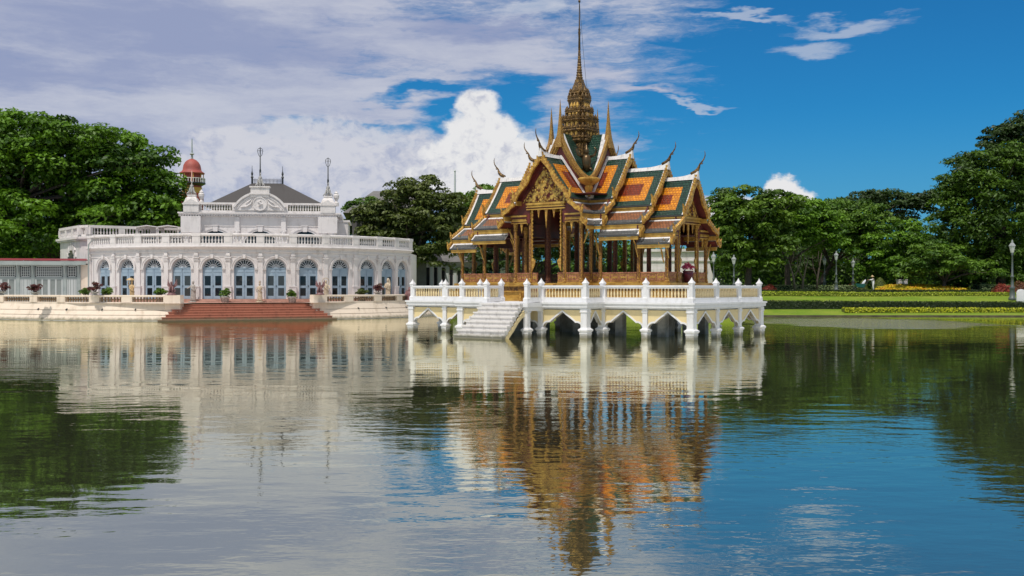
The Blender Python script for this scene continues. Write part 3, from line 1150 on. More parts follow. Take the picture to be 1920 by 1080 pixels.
def join(parts):
    V, F, I, U = [], [], [], []
    for vs, fs, mi, uv in parts:
        b = len(V)
        V += vs
        F += [tuple(b + i for i in f) for f in fs]
        I += mi
        U += uv
    return V, F, I, U


def slope_o(q):
    return q


def rake_fn(k, u):
    T = Matrix.Translation((0, 0, -ZO)) @ rotk(k)
    return lambda y, z, t: T @ Vector((u + t, y, z))


def flame(mb, fn, s, y, z, h, w, t0=-.05, t1=.05, lean=.35):
    """upswept flame tip (the tail of the bargeboard) at (y, z), pointing outward and up"""
    p = [(0, -.10), (w * .55, -.16), (w * .95, .02), (w * 1.05, h * .30), (w * .92, h * .62), (w * (1.0 + lean), h), (w * .55, h * .70), (w * .50, h * .42), (w * .38, h * .24), (w * .1, h * .22), (-w * .2, .12)]
    mb.slab([(s * (y + a), z + b) for a, b in p], fn, t0, t1)


def bargeboard(k, u, ridge, w, ze, lower, mname='gold'):
    """carved gold board with flame teeth down both rakes"""
    fn = rake_fn(k, u)
    mb = MB()
    for s in (-1, 1):
        segs = [((0.0, ridge), (w + .02, ze - .02), SAG, 15, .19)] + [((a[0], a[1]), (a[2], a[3]),   .03, 6, .15) for a in lower]
        for (ya, za), (yb, zb), sag, nt_, bw in segs:
            dy, dz_ = yb - ya, zb - za
            l_ = math.hypot(dy, dz_)
            ny, nz = -dz_ / l_, dy / l_
            if nz < 0:
                ny, nz = -ny, -nz
            inn, out, teeth = [], [], []
            n = nt_ * 3
            for i in range(n + 1):
                f = i / n
                wv = .055 * math.sin(f * PI * 4 + .6) * (1 if nt_ > 8 else .4)
                c = (ya + dy * f, za + dz_ * f - sag * math.sin(PI * f))
                ph = i % 3
                tooth = (.02, .15, .04)[ph] * (1 if nt_ > 8 else .75)
                inn.append((s * (c[0] - ny * (bw * .72 + wv)), c[1] - nz * (bw * .72 + wv)))
                sh = (-.09 if ph == 1 else 0)
                out.append((s * (c[0] + ny * (.05 + tooth - wv * .3) + dy / l_ * sh), c[1] + nz * (.05 + tooth - wv * .3) + dz_ / l_ * sh))
            mb.strip(inn, out, fn, -.07, .07)
            flame(mb, fn, s, yb - .10, zb + .02, .60 if nt_ > 8 else .40, .24 if nt_ > 8 else .17)
    return mb


def chofa(k, u, z, h=1.15, lean=.55):
    """slender horn finial on the ridge end"""
    T = Matrix.Translation((0, 0, -ZO)) @ rotk(k)
    P = [(-.30, -.12), (.0, .02), (.14, .16), (.20, .30), (.26, .44), (.40, .58), (.52, .74), (.58, .90), (.58, 1.06), (.54, 1.20)]
    R = [.12, .12, .10, .075, .055, .045, .036, .030, .022, .006]
    mb = MB(T)
    mb.tube([(u + a * lean / .55, 0, z + b * h / 1.15) for a, b in P], R, 7)
    mb.tube([(u + .26 * lean / .55, 0, z + .40 * h), (u + .40 * lean / .55, 0, z + .38 * h), (u + .46 * lean / .55, 0, z + .44 * h)], [.05, .035, .006], 5)
    return mb


def tier(k, u0, u1, ridge, main, s1, s2, mitre=False, open_c=None, lower=True):
    w, ze = main
    parts = [slope(k, s, u0, u1, 0, ridge, w, ze, 'main') for s in (-1, 1)]
    o = uvmesh('roof_tier', *join(parts), ROOFM, PAV)
    # white ridge that sweeps up to the gable
    T = Matrix.Translation((0, 0, -ZO)) @ rotk(k)
    mb = MB(T)
    n = 10
    sec = []
    for i in range(n + 1):
        f = i / n
        u = u0 + (u1 + .10 - u0) * f
        d = max(0.0, 1 - (u1 + .1 - u) / 1.5)
        up = .27 * d ** 2.2
        sec.append((u, ridge + up))
    vs, fs = [], []
    for u, z in sec:
        vs += [(u, -.16, z - .16 - (z - ridge)), (u, -.07, z + .06), (u, .07, z + .06), (u, .16, z - .16 - (z - ridge))]
    for i in range(n):
        for c in range(3):
            a = i * 4 + c
            fs.append((a, a + 1, a + 5, a + 4))
    fs += [(0, 1, 2, 3), (4 * n + 3, 4 * n + 2, 4 * n + 1, 4 * n)]
    mb.add(vs, fs)
    mb.build('ridge', M['rim'], o)
    # lower skirts
    m1 = 1.0 if mitre else 0
    for s in (-1, 1):
        a0 = s1[0] if mitre else u0
        uvmesh('skirt_roof', *slope_o(slope(k, s, a0, u1 - .02, s1[0], s1[1], s1[2], s1[3], 'skirt', m1, .16, sag=.03)), ROOFM, o)
    for s in (-1, 1):
        a0 = s2[0] if mitre else u0
        uvmesh('eave_roof', *slope_o(slope(k, s, a0, u1 - .12, s2[0], s2[1], s2[2], s2[3], 'eave', m1, .12, sag=.02)), ROOFM, o)
    # gold fascia boards under each eave
    mb = MB(T)
    for y, z, h, uu in ((w - .05, ze - .10, .27, u1 - .06), (s1[2] - .06, s1[3] - .10, .26, u1 - .08), (s2[2] - .06, s2[3] - .10, .20, u1 - .2)):
        ui = (y - .06) if mitre else u0
        for s in (-1, 1):
            if uu > ui + .1:
                mb.box(ui, min(s * y, s * (y - .10)), z - h, uu, max(s * y, s * (y - .10)), z)
                mb.box(ui, min(s * (y + .03), s * (y - .02)), z - .07, uu + .01, max(s * (y + .03), s * (y - .02)), z - .015)
    mb.build('fascia', M['goldplain'], o)
    bargeboard(k, u1, ridge, w, ze, [s1, s2] if lower else []).build('bargeboard', M['gold'], o)
    chofa(k, u1 - .05, ridge + .30).build('finial', M['golddark'], o, True)
    return o


def zroof(y, ridge, main, s1, s2):
    y = abs(y)
    for y0, z0, y1, z1 in ((0, ridge, main[0], main[1]), s1, s2):
        if y <= y1:
            f = max(0, (y - y0) / (y1 - y0))
            return z0 + (z1 - z0) * f - .14
    return s2[3] - .14


def gable_wall(o, k, u, ridge, main, s1, s2, zc, zs, opened=True):
    """closed upper gable: red boards with a gilded relief, openings left below"""
    fn = rake_fn(k, u)
    mb = MB()
    ys = [-2.42, -1.1, -.6, 0, .6, 1.1, 2.42]
    if opened:
        mb.slab([(-1.2, zc)] + [(y, zroof(y, ridge, main, s1, s2)) for y in (-1.2, -.8, -.4, 0, .4, .8, 1.2)] + [(1.2, zc)], fn, -.05, .05)
        for s in (-1, 1):
            mb.slab([(s * 1.205, zs)] + [(s * y, min(zroof(y, ridge, main, s1, s2), 9)) for y in (1.205, 1.6, main[0] - .02, main[0] + .1, 2.6)] + [(s * 2.6, zs)], fn, -.05, .05)
    else:
        zb = s2[3] - .45
        mb.slab([(-2.9, zb)] + [(y, zroof(y, ridge, main, s1, s2)) for y in (-2.9, -2.3, -main[0], -.9, 0, .9, main[0], 2.3, 2.9)] + [(2.9, zb)], fn, -.05, .05)
    gw = mb.build('gable_wall', M['darkred'], o)
    if not opened:
        return gw
    # relief: a triangle of carved gold and the lintel mouldings
    mb = MB()
    zt = ridge - .75
    zb = zc + .45
    hw = (ridge - zb) * main[0] / (ridge - main[1]) - .42
    mb.slab([(-hw, zb), (hw, zb), (hw * .62, zb + (zt - zb) * .38), (hw * .30, zb + (zt - zb) * .72), (0, zt), (-hw * .30, zb + (zt - zb) * .72), (-hw * .62, zb + (zt - zb) * .38)], fn, .05, .12)
    for i in range(34):
        f = rnd.random()
        z = zb + .08 + (zt - zb - .15) * f ** 1.4
        lim = hw * (1 - (z - zb) / (zt - zb)) * .85
        y = rnd.uniform(-lim, lim)
        r = rnd.uniform(.05, .10)
        mb.slab([(y + r * math.cos(a), z + r * 1.3 * math.sin(a)) for a in (0, 1.05, 2.1, 3.14, 4.2, 5.2)], fn, .12, .12 + rnd.uniform(.03, .10))
    mb.build('relief', M['relief'], gw)
    mb = MB()
    for z0, z1, t in ((zc + .30, zc + .42, .18), (zc + .14, zc + .20, .15), (zc, zc + .06, .12)):
        mb.slab([(-1.42, z0), (1.42, z0), (1.42, z1), (-1.42, z1)], fn, .05, t)
    for i in range(26):
        y = -1.3 + 2.6 * i / 25
        mb.slab([(y - .03, zc + .20), (y + .03, zc + .20), (y + .03, zc + .30), (y - .03, zc + .30)], fn, .05, .14)
    for s in (-1, 1):
        for z0, z1, t in ((zs + .40, zs + .50, .15), (zs + .12, zs + .18, .12), (zs, zs + .05, .10)):
            mb.slab([(s * 1.40, z0), (s * 2.6, z0), (s * 2.6, z1), (s * 1.40, z1)], fn, .05, t)
        for i in range(11):
            y = s * (1.48 + 1.0 * i / 10)
            mb.slab([(y - .025, zs + .18), (y + .025, zs + .18), (y + .025, zs + .27), (y - .025, zs + .27)], fn, .05, .12)
    mb.build('lintel', M['goldplain'], gw)
    # hanging fringe
    mb = MB()

    def fringe(y0, y1, z, n, dmid):
        for i in range(n):
            a, b = y0 + (y1 - y0) * i / n, y0 + (y1 - y0) * (i + 1) / n
            mb.slab([(a, z + .01), (a, z - .12), (a + (b - a) * .12, z - .05), (a + (b - a) * .3, z - .01), (b - (b - a) * .3, z - .01), (b - (b - a) * .12, z - .05), (b, z - .12), (b, z + .01)], fn, -.03, .03)
            if i:
                d = dmid if i == n // 2 else dmid * .45
                mb.slab([(a - .10, z), (a + .10, z), (a + .05, z - d * .5), (a, z - d), (a - .05, z - d * .5)], fn, -.02, .04)
    fringe(-1.12, 1.12, zc, 4, 1.15)
    for s in (-1, 1):
        fringe(s * 1.38, s * 2.30, zs, 2, .6)
    for s in (-1, 1):
        for yy, zt_, zz in ((1.08, zc, 4.6),):
            n = 26
            lo = [(s * yy, zz + (zt_ - zz) * i / n) for i in range(n + 1)]
            hi = [(s * (yy - (.10 if i % 2 else .03)), zz + (zt_ - zz) * i / n) for i in range(n + 1)]
            mb.strip(lo, hi, fn, -.03, .03)
            mb.slab([(s * yy, zz + .1), (s * (yy - .28), zz - .15), (s * (yy - .2), zz - .45), (s * yy, zz - .8)], fn, -.03, .03)
    mb.build('fringe', M['gold'], gw)
    return gw


T1 = dict(ridge=10.85, main=(1.98, 8.2), s1=(2.02, 7.93, 2.92, 7.29), s2=(2.86, 6.92, 3.22, 6.56))
T2 = dict(ridge=10.0, main=(1.74, 7.67), s1=(1.80, 7.35, 2.95, 6.60), s2=(2.86, 6.24, 3.25, 5.88))
T3 = dict(ridge=9.30, main=(1.50, 7.02), s1=(1.56, 6.76, 2.80, 6.04), s2=(2.72, 5.72, 3.10, 5.38))
TF = dict(T1)
for k in (0, 2):
    o = tier(k, 2.12, 3.78, mitre=True, **T1)
    gable_wall(o, k, 3.40, T1['ridge'], T1['main'], T1['s1'], T1['s2'], 0, 0, False)
    o = tier(k, 3.45, 6.28, **T2)
    gable_wall(o, k, 5.90, T2['ridge'], T2['main'], T2['s1'], T2['s2'], 0, 0, False)
    o = tier(k, 5.95, 8.20, **T3)
    gable_wall(o, k, 7.62, T3['ridge'], T3['main'], T3['s1'], T3['s2'], 6.55, 5.75)
for k in (1, 3):
    o = tier(k, 2.12, 4.20, mitre=True, **TF)
    gable_wall(o, k, 3.62, TF['ridge'], TF['main'], TF['s1'], TF['s2'], 7.55, 6.75)
# ceilings close the roof space
mb = pmb()
mb.box(-7.5, -1.3, 6.9, -3.2, 1.3, 6.95)
mb.box(3.2, -1.3, 6.9, 7.5, 1.3, 6.95)
mb.box(-3.2, -3.3, 8.4, 3.2, 3.3, 8.45)
for su in (-1, 1):
    for sv in (-1, 1):
        mb.box(min(su * 3.2, su * 7.5), min(sv * 1.3, sv * 2.5), 5.95, max(su * 3.2, su * 7.5), max(sv * 1.3, sv * 2.5), 5.99)
mb.build('ceiling', M['darkred'], PAV)
# curved brackets from the columns out to the eaves
mb = MB()
mb.tube([(0, 0, 0), (.16, 0, .35), (.20, 0, .6), (.38, 0, .82), (.62, 0, 1.12)], [.03, .05, .035, .045, .02], 6)
mb.slab([(.10, .25), (.30, .50), (.34, .72), (.18, .62)], lambda a, b, t: (a, t, b), -.02, .02)
br_m = mb.mesh('eave_bracket', M['goldplain'])
for su in (-1, 1):
    for sv in (-1, 1):
        for u, z in ((3.09, 4.75), (5.71, 4.6), (7.4, 4.25)):
            put('eave_bracket', br_m, (su * u, sv * 2.52, z - ZO), sv * PI / 2, PAV)
        put('eave_bracket', br_m, (su * 2.55, sv * 3.4, 5.45 - ZO), 0 if su > 0 else PI, PAV)
        put('eave_bracket', br_m, (su * 7.66, sv * 2.42, 4.5 - ZO), sv * PI / 2, PAV)
# ---------------------------------------------------------------- spire base: four steep gablets
CROWN = MB()
G0, GA, GE = 2.12, 12.35, 9.42
for k in range(4):
    T = Matrix.Translation((0, 0, -ZO)) @ rotk(k)
    parts = []
    for s in (-1, 1):
        vs, uv, fs, mi = [], [], [], []
        rows = 6
        for r in range(rows + 1):
            f = r / rows
            y = G0 * f
            z = GE + (GA - GE) * (1 - f) ** 1.55
            for u in (y, min(G0, y + .0 + (G0 - y) * .8), G0 - .02):
                vs.append(T @ Vector((max(u, y), s * y, z)))
                uv.append((u, -math.hypot(y, GA - z)))
        for r in range(rows):
            for c in (0, 1):
                a = r * 3 + c
                fs.append((a, a + 1, a + 4, a + 3))
                mi.append(0 if c == 0 else 4)
        parts.append((vs, fs, mi, uv))
    o = uvmesh('gablet', *join(parts), ROOFM, PAV)
    fn = rake_fn(k, G0)
    mb = MB()
    cv = [(G0 * f, GE - .05 + (GA - GE) * (1 - f) ** 1.55) for f in (1, .8, .6, .4, .2, 0)]
    mb.slab([(-G0, 8.3), (G0, 8.3)] + cv + [(-a, b) for a, b in cv[-2::-1]], fn, -.10, -.02)
    mb.build('gablet_wall', M['darkred'], o)
    mb = MB()
    for s in (-1, 1):
        for o0, o1, t in ((-.04, .13, .16), (.11, .26, .10), (.24, .36, .04)):
            a, b = [], []
            for i in range(15):
                f = i / 14
                y, z = G0 * f, GE + (GA - GE) * (1 - f) ** 1.55
                sl_ = (GA - GE) * 1.55 * (1 - f) ** .55 / G0
                q_ = math.sqrt(1 + sl_ * sl_)
                a.append((s * max(0, y - o0 * sl_ / q_ * (f > .05)), z + .10 - o0 / q_ - (o0 * .9 if f <= .05 else 0)))
                b.append((s * max(0, y - o1 * sl_ / q_ * (f > .05)), z + .10 - o1 / q_ - (o1 * .9 if f <= .05 else 0)))
            mb.strip(a, b, fn, -.02, t)
    # the tall spike on the apex
    mb2 = MB(T)
    mb2.lathe([(.24, 11.45), (.20, 11.85), (.155, 12.2), (.115, 12.6), (.085, 13.0), (.055, 13.5), (.028, 14.0), (.004, 14.40)], SQ, (G0 + .02, 0, 0))
    mb2.build('spike', M['goldgable'], o)
    mb.build('rake_board', M['goldgable'], o)
    # white flashing where the tiled roof meets the gablet
    mb = MB(T)
    for s in (-1, 1):
        mb.bar((G0 + .02, s * .05, 10.93), (G0 + .02, s * 1.98, 8.30), .16, .10)
    mb.bar((G0 + .02, -2.02, 8.24), (G0 + .02, -1.9, 8.45), .3, .1)
    mb.build('flashing', M['rim'], o)
for su in (-1, 1):
    for sv in (-1, 1):
        mb = pmb()
        mb.lathe([(.16, 8.62), (.20, 8.9), (.16, 9.0), (.36, 9.12), (.48, 9.22), (.54, 9.34), (.54, 9.42), (.45, 9.48)], RED, (su * 2.0, sv * 2.0, 0))
        mb.lathe([(.05, 8.3), (.16, 8.62)], SQ, (su * 2.05, sv * 2.05, 0))
        mb.build('corner_bracket', M['goldplain'], PAV)
        # bronze winged figure on the corner
        mb = pmb()
        c = Vector((su * 1.35, sv * 1.35, 0))
        n = Vector((su, sv, 0)).normalized()
        t = Vector((-n.y, n.x, 0))
        P = lambda a, b, z: tuple(c + t * a + n * b + Vector((0, 0, z)))
        mb.tube([P(0, .2, 9.9), P(0, .25, 10.3), P(0, .2, 10.75), P(0, .16, 11.0)], [.12, .26, .30, .14], 8)
        mb.tube([P(0, .22, 10.98), P(0, .26, 11.12), P(0, .22, 11.28), P(0, .2, 11.42), P(0, .2, 11.68)], [.10, .16, .13, .07, .01], 8)
        for s in (-1, 1):
            mb.tube([P(s * .24, .2, 10.82), P(s * .52, .26, 10.95), P(s * .62, .24, 11.25), P(s * .48, .22, 11.42)], [.09, .09, .07, .03], 6)
            mb.tube([P(s * .14, .24, 10.2), P(s * .34, .34, 9.98), P(s * .26, .32, 9.7)], [.12, .11, .06], 6)
        mb.build('winged_figure', M['bronze'], PAV, True)
# ---------------------------------------------------------------- the spire
prof = [(1.02, 10.6), (1.02, 11.75), (.92, 11.86), (1.08, 11.92), (1.16, 12.02), (1.12, 12.10), (1.20, 12.20), (1.12, 12.26), (1.00, 12.34), (1.00, 12.50), (1.10, 12.58), (1.22, 12.66), (1.16, 12.74),
        (1.22, 12.82), (1.12, 12.90), (.98, 12.98), (.98, 13.12), (1.08, 13.20), (1.22, 13.30), (1.16, 13.36), (1.22, 13.44), (1.06, 13.50), (.86, 13.58), (.86, 13.72), (.98, 13.82), (.94, 13.88), (1.0, 13.95),
        (.86, 14.02), (.70, 14.10), (.70, 14.30), (.74, 14.50), (.82, 14.62), (.78, 14.70), (.82, 14.76), (.70, 14.82), (.60, 14.90), (.62, 14.98), (.74, 15.04), (.72, 15.12), (.56, 15.16)]
prof = [(r * (.84 if z < 13.5 else .77), z) for r, z in prof]
mb = pmb()
mb.lathe(prof, RED)
sp = mb.build('spire', M['golddark'], PAV)
mb = pmb()
bell = [(.45, 15.10), (.41, 15.30), (.36, 15.45), (.29, 15.65), (.23, 15.85), (.23, 15.92), (.18, 15.98)]
mb.lathe(bell, RED)
zz, r = 15.98, .225
while zz < 17.9:
    h = .17
    mb.lathe([(r * .78, zz), (r, zz + .05), (r, zz + .10), (r * .78, zz + h)], 10)
    zz += h - .005
    r *= .905
mb.build('ringed_cone', M['golddark'], sp)
mb = pmb()
mb.lathe([(.078, 17.85), (.062, 18.6), (.085, 18.95), (.06, 19.02), (.085, 19.1), (.045, 19.2), (.032, 20.2), (.02, 20.78), (.075, 20.84), (.075, 20.92), (.01, 21.02)], 8)
mb.build('needle', M['bronze'], sp, True)
# antefixes round each storey
mb = MB()
mb.lathe([(.085, -.02), (.10, .09), (.055, .18), (.0, .30)], 4)
ant_m = mb.mesh('antefix', M['golddark'])
mb = MB()
mb.lathe([(.10, -.05), (.13, .10), (.09, .22), (.0, .42)], 5)
nic_m = mb.mesh('niche_figure', M['goldplain'])
for z, r, n in ((12.22, .91, 20), (12.84, .93, 20), (13.46, .90, 20), (13.97, .70, 16), (14.78, .57, 14), (15.12, .49, 12)):
    for i in range(n - 1 if n == 20 else n):
        a = 2 * PI * (i + .5) / n
        sc = 1 / max(abs(math.cos(a)), abs(math.sin(a)))
        q = min(sc, 1.16) * r
        put('antefix', ant_m, (q * math.cos(a), q * math.sin(a), z - ZO), a, sp)
mb = pmb()
for z, r in ((12.36, .82), (12.99, .80), (13.6, .64), (14.14, .52)):
    for k in range(4):
        c, s_ = math.cos(k * PI / 2), math.sin(k * PI / 2)
        for off in (-.42, 0, .42):
            x, y = c * r - s_ * off * r, s_ * r + c * off * r
            put('niche_figure', nic_m, (x, y, z - ZO), k, sp)
for p0, p1, nm in (((.05, -.05, 20.8), (1.25, .3, 12.3), 0),):
    mb = pmb()
    mb.tube([p0, (.28, -.02, 18.0), (.52, .0, 15.6), p1], .012, 4)
    mb.build('conductor_cable', M['iron'], sp)
# ================================================================ the white hall with the curved front
HX, HY, HR = -27.49, 114.84, 18.52
HALL = empty('white_hall', (HX, HY, 0), 0, 'pinkish white neoclassical hall with a curved arcade of blue doors beyond the red steps', 'hall')


def ang(px):
    """angle on the curved front seen at photo column px (front half)"""
    t = (px - 960) / FPX
    lo, hi = -1.45, 1.30
    f = lambda a: (HX + HR * math.sin(a)) - t * (HY - HR * math.cos(a))
    for _ in range(60):
        mid = (lo + hi) / 2
        if f(mid) > 0:
            hi = mid
        else:
            lo = mid
    return (lo + hi) / 2


DX = [194.5, 237, 286, 340, 398, 458, 518, 579, 639, 690, 727.5, 755]
DA = [ang(x) for x in DX]
A0, A1 = ang(170.5), DA[-1] + (DA[-1] - DA[-2]) * .55
SB = [A0] + [(DA[i] + DA[i + 1]) / 2 for i in range(11)] + [A1]      # pilaster angles


def cyl(a, z, d=0.0):
    """place on the curved wall, d metres proud of it"""
    return ((HR + d) * math.sin(a), -(HR + d) * math.cos(a), z)


def arcband(mb, a0, a1, prof, n=None, m=0):
    """profile [(d, z)] swept along the curved wall"""
    n = n or max(2, int(abs(a1 - a0) / .03))
    vs, fs = [], []
    k = len(prof)
    for i in range(n + 1):
        a = a0 + (a1 - a0) * i / n
        vs += [cyl(a, z, d) for d, z in prof]
    for i in range(n):
        for j in range(k):
            fs.append((i * k + j, (i + 1) * k + j, (i + 1) * k + (j + 1) % k, i * k + (j + 1) % k))
    fs += [tuple(range(k)), tuple(range(n * k + k - 1, n * k - 1, -1))]
    mb.add(vs, fs, m)


ZF, ZSP, OR = 1.8, 4.58, .91
mb = MB()
TH = .55
for i in range(12):
    a0, a1, ac = SB[i], SB[i + 1], DA[i]
    hr = OR / HR
    # jamb walls
    for b0, b1 in ((a0, ac - hr), (ac + hr, a1)):
        arcband(mb, b0, b1, [(0, ZF - 1), (0, 6.35), (-TH, 6.35), (-TH, ZF - 1)], 3)
    # wall above the arch
    n = 14
    lo, hi = [], []
    for j in range(n + 1):
        t = PI - PI * j / n
        lo.append((ac + hr * math.cos(t), ZSP + OR * math.sin(t)))
        hi.append((ac + hr * math.cos(t), 6.35))
    mb.strip(lo, hi, lambda a, z, t: cyl(a, z, t), -TH, 0)
mb.box(-9.8, -12.5, 5.9, 10.5, 6, 6.3)
mb.build('wall', M['plaster'], HALL)
# side walls running back from the ends of the curve
mb = MB()
p = cyl(A1, 0)
mb.box(p[0] - .5, p[1] + .02, .8, p[0] - .05, p[1] + 8.5, 6.35)
p = cyl(A0, 0)
mb.box(p[0] + .05, p[1] + .02, .8, p[0] + .5, p[1] + 9, 6.35)
mb.build('side_wall', M['plaster'], HALL)
# mouldings
mb = MB()
arcband(mb, A0 - .01, A1 + .01, [(.04, 5.98), (.10, 6.02), (.10, 6.12), (.04, 6.14), (.04, 6.28), (.16, 6.34), (.22, 6.42), (.40, 6.47), (.42, 6.56), (.36, 6.60), (-.3, 6.62), (-.3, 5.98)])
arcband(mb, A0, A1, [(.02, 5.62), (.06, 5.64), (.06, 5.70), (.02, 5.72), (-.1, 5.72), (-.1, 5.62)])
mb.build('cornice', M['plaster'], HALL)
mb = MB()
arcband(mb, A0, A1, [(.95, 1.40), (.95, 1.64), (.55, 1.64), (.55, 1.80), (-.6, 1.80), (-.6, 1.40)])
mb.build('plinth', M['terracotta'], HALL)
mb = MB()
mb.box(-.21, -.12, 1.8, .21, .02, 5.25)
mb.box(-.30, -.19, 1.8, .30, .02, 2.92)
mb.box(-.34, -.22, 2.86, .34, .02, 2.98)
mb.box(-.34, -.22, 1.8, .34, .02, 2.0)
mb.box(-.26, -.17, 5.22, .26, .02, 5.30)
mb.box(-.20, -.20, 5.30, .20, .02, 5.52)
mb.box(-.30, -.26, 5.50, .30, .02, 5.60)
mb.box(-.16, -.18, 5.60, .16, .02, 5.98)
mb.box(-.20, -.24, 5.72, .20, .02, 5.82)
pil_m = mb.mesh('pilaster', M['plaster'])
for a in SB:
    p = cyl(a, 0)
    put('pilaster', pil_m, p, a, HALL)
# door surrounds and doors
mb = MB()
n = 16
arc = [(math.cos(PI - PI * j / n), math.sin(PI - PI * j / n)) for j in range(n + 1)]
fxy = lambda a, z, t: (a, -t, z)
mb.strip([(.93 * c, ZSP + .93 * s) for c, s in arc], [(1.10 * c, ZSP + 1.10 * s) for c, s in arc], fxy, 0, .06)
mb.strip([(1.09 * c, ZSP + 1.09 * s) for c, s in arc], [(1.17 * c, ZSP + 1.17 * s) for c, s in arc], fxy, 0, .11)
mb.slab([(-.10, ZSP + .90), (.10, ZSP + .90), (.15, ZSP + 1.27), (-.15, ZSP + 1.27)], fxy, 0, .17)
for s in (-1, 1):
    mb.box(min(s * .90, s * 1.22), -.12, ZSP - .10, max(s * .90, s * 1.22), .0, ZSP - .02)
sur_m = mb.mesh('arch_surround', M['plaster'])
DOORM = {}
mb = MB()
# frame of the two leaves; panes let in
mb.box(-.91, .30, 1.8, .91, .36, 4.585)
for s in (-1, 1):
    for x0, x1, z0, z1, t in ((.02, .90, 4.12, 4.55, .26), (.02, .20, 1.82, 4.12, .25), (.74, .90, 1.82, 4.12, .25), (.20, .74, 1.82, 2.08, .25), (.20, .74, 2.80, 3.02, .25), (.20, .74, 3.90, 4.12, .25)):
        mb.box(min(s * x0, s * x1), t, z0, max(s * x0, s * x1), .31, z1)
    mb.box(min(s * .10, s * .82), .235, 4.22, max(s * .10, s * .82), .27, 4.46)
mb.box(-.93, .22, 4.56, .93, .33, 4.66)
door_m = mb.mesh('double_door', M['blue'])
mb = MB()
mb.box(.20, .275, 2.08, .74, .295, 2.80)
mb.box(.20, .275, 3.02, .74, .295, 3.90)
gl_m = mb.mesh('door_pane', M['glass'])
mb = MB()
mb.box(-.74, .275, 2.08, -.20, .295, 2.80)
mb.box(-.74, .275, 3.02, -.20, .295, 3.90)
gl2_m = mb.mesh('door_pane', M['glass'])
mb = MB()
mb.slab([(.90 * c, 4.6 + .90 * s) for c, s in arc], lambda a, z, t: (a, t, z), .33, .35)
fan_g = mb.mesh('fanlight_pane', M['glass'])
mb = MB()
fy = lambda a, z, t: (a, t, z)
mb.strip([(.84 * c, 4.6 + .84 * s) for c, s in arc], [(.92 * c, 4.6 + .92 * s) for c, s in arc], fy, .24, .335)
mb.strip([(.30 * c, 4.6 + .30 * s) for c, s in arc], [(.35 * c, 4.6 + .35 * s) for c, s in arc], fy, .26, .335)
mb.slab([(.12 * c, 4.6 + .12 * s) for c, s in arc], fy, .26, .335)
for j in range(10):
    t = PI * j / 9
    c, s = math.cos(t), math.sin(t)
    mb.bar((.10 * c, .30, 4.62 + .10 * s), (.86 * c, .30, 4.62 + .86 * s), .032, .05)
for j in range(9):
    t0, t1 = PI * j / 9, PI * (j + 1) / 9
    tm, r = (t0 + t1) / 2, .70
    pts = [(r * math.cos(t0 + (t1 - t0) * q), 4.6 + r * math.sin(t0 + (t1 - t0) * q) + 0) for q in (0, 1)]
    top = (.80 * math.cos(tm), 4.6 + .80 * math.sin(tm))
    for q in pts:
        mb.bar((q[0], .30, q[1]), (top[0], .30, top[1]), .016, .05)
fan_b = mb.mesh('fanlight_lattice', M['leadwhite'])
mb = MB()
mb.cbox((.03, .235, 2.92), .05, .05, .12)
knob_m = mb.mesh('door_handle', M['iron'])
PANES = {}
for i_, key in enumerate(('glass', 'glass_b', 'glass_c')):
    PANES[i_] = []
    for me in (gl_m, gl2_m, fan_g):
        c_ = me.copy()
        c_.materials[0] = M[key]
        PANES[i_].append(c_)
for di, a in enumerate(DA):
    p = cyl(a, 0)
    gl_m, gl2_m, fan_g = PANES[(0, 2, 0, 1, 0, 2, 1, 0, 2, 0, 1, 0)[di]]
    put('arch_surround', sur_m, p, a, HALL)
    d = put('double_door', door_m, p, a, HALL)
    for nm, me in (('door_pane', gl_m), ('door_pane', gl2_m), ('fanlight_pane', fan_g), ('fanlight_lattice', fan_b), ('door_handle', knob_m)):
        put(nm, me, (0, 0, 0), 0, d)
# parapet: pedestals, rail, plinth, balusters
mb = MB()
mb.lathe([(.085, 0), (.085, .06), (.05, .10), (.095, .22), (.10, .28), (.06, .44), (.045, .56), (.075, .60), (.075, .66)], 8)
hb_m = mb.mesh('baluster', M['plaster'], True)
mb = MB()
arcband(mb, A0, A1, [(.16, 6.6), (.16, 6.86), (-.22, 6.86), (-.22, 6.6)])
arcband(mb, A0, A1, [(.16, 7.50), (.20, 7.56), (.20, 7.68), (.12, 7.74), (-.20, 7.74), (-.22, 7.50)])
par = mb.build('roof_parapet', M['plaster'], HALL)
mb = MB()
mb.box(-.36, -.19, 6.6, .36, .25, 7.52)
mb.box(-.40, -.23, 7.49, .40, .28, 7.765)
mb.box(-.24, -.215, 6.95, .24, -.18, 7.40)
ped_m = mb.mesh('pedestal', M['plaster'])
for a in SB:
    put('pedestal', ped_m, cyl(a, 0), a, par)
for i in range(12):
    a0, a1 = SB[i] + .42 / HR, SB[i + 1] - .42 / HR
    n = max(4, int(round((a1 - a0) * HR / .27)))
    n = min(n, 9)
    for j in range(n):
        a = a0 + (a1 - a0) * (j + .5) / n
        put('baluster', hb_m, cyl(a, 6.85, -.03), a, par)
# ---------------------------------------------------------------- upper storey
U = empty('upper_storey', (2.2, -7.6, 0), .12)
U.parent = HALL
CHILD.setdefault(HALL.name, []).append(U)
UW = 7.45
mb = MB()
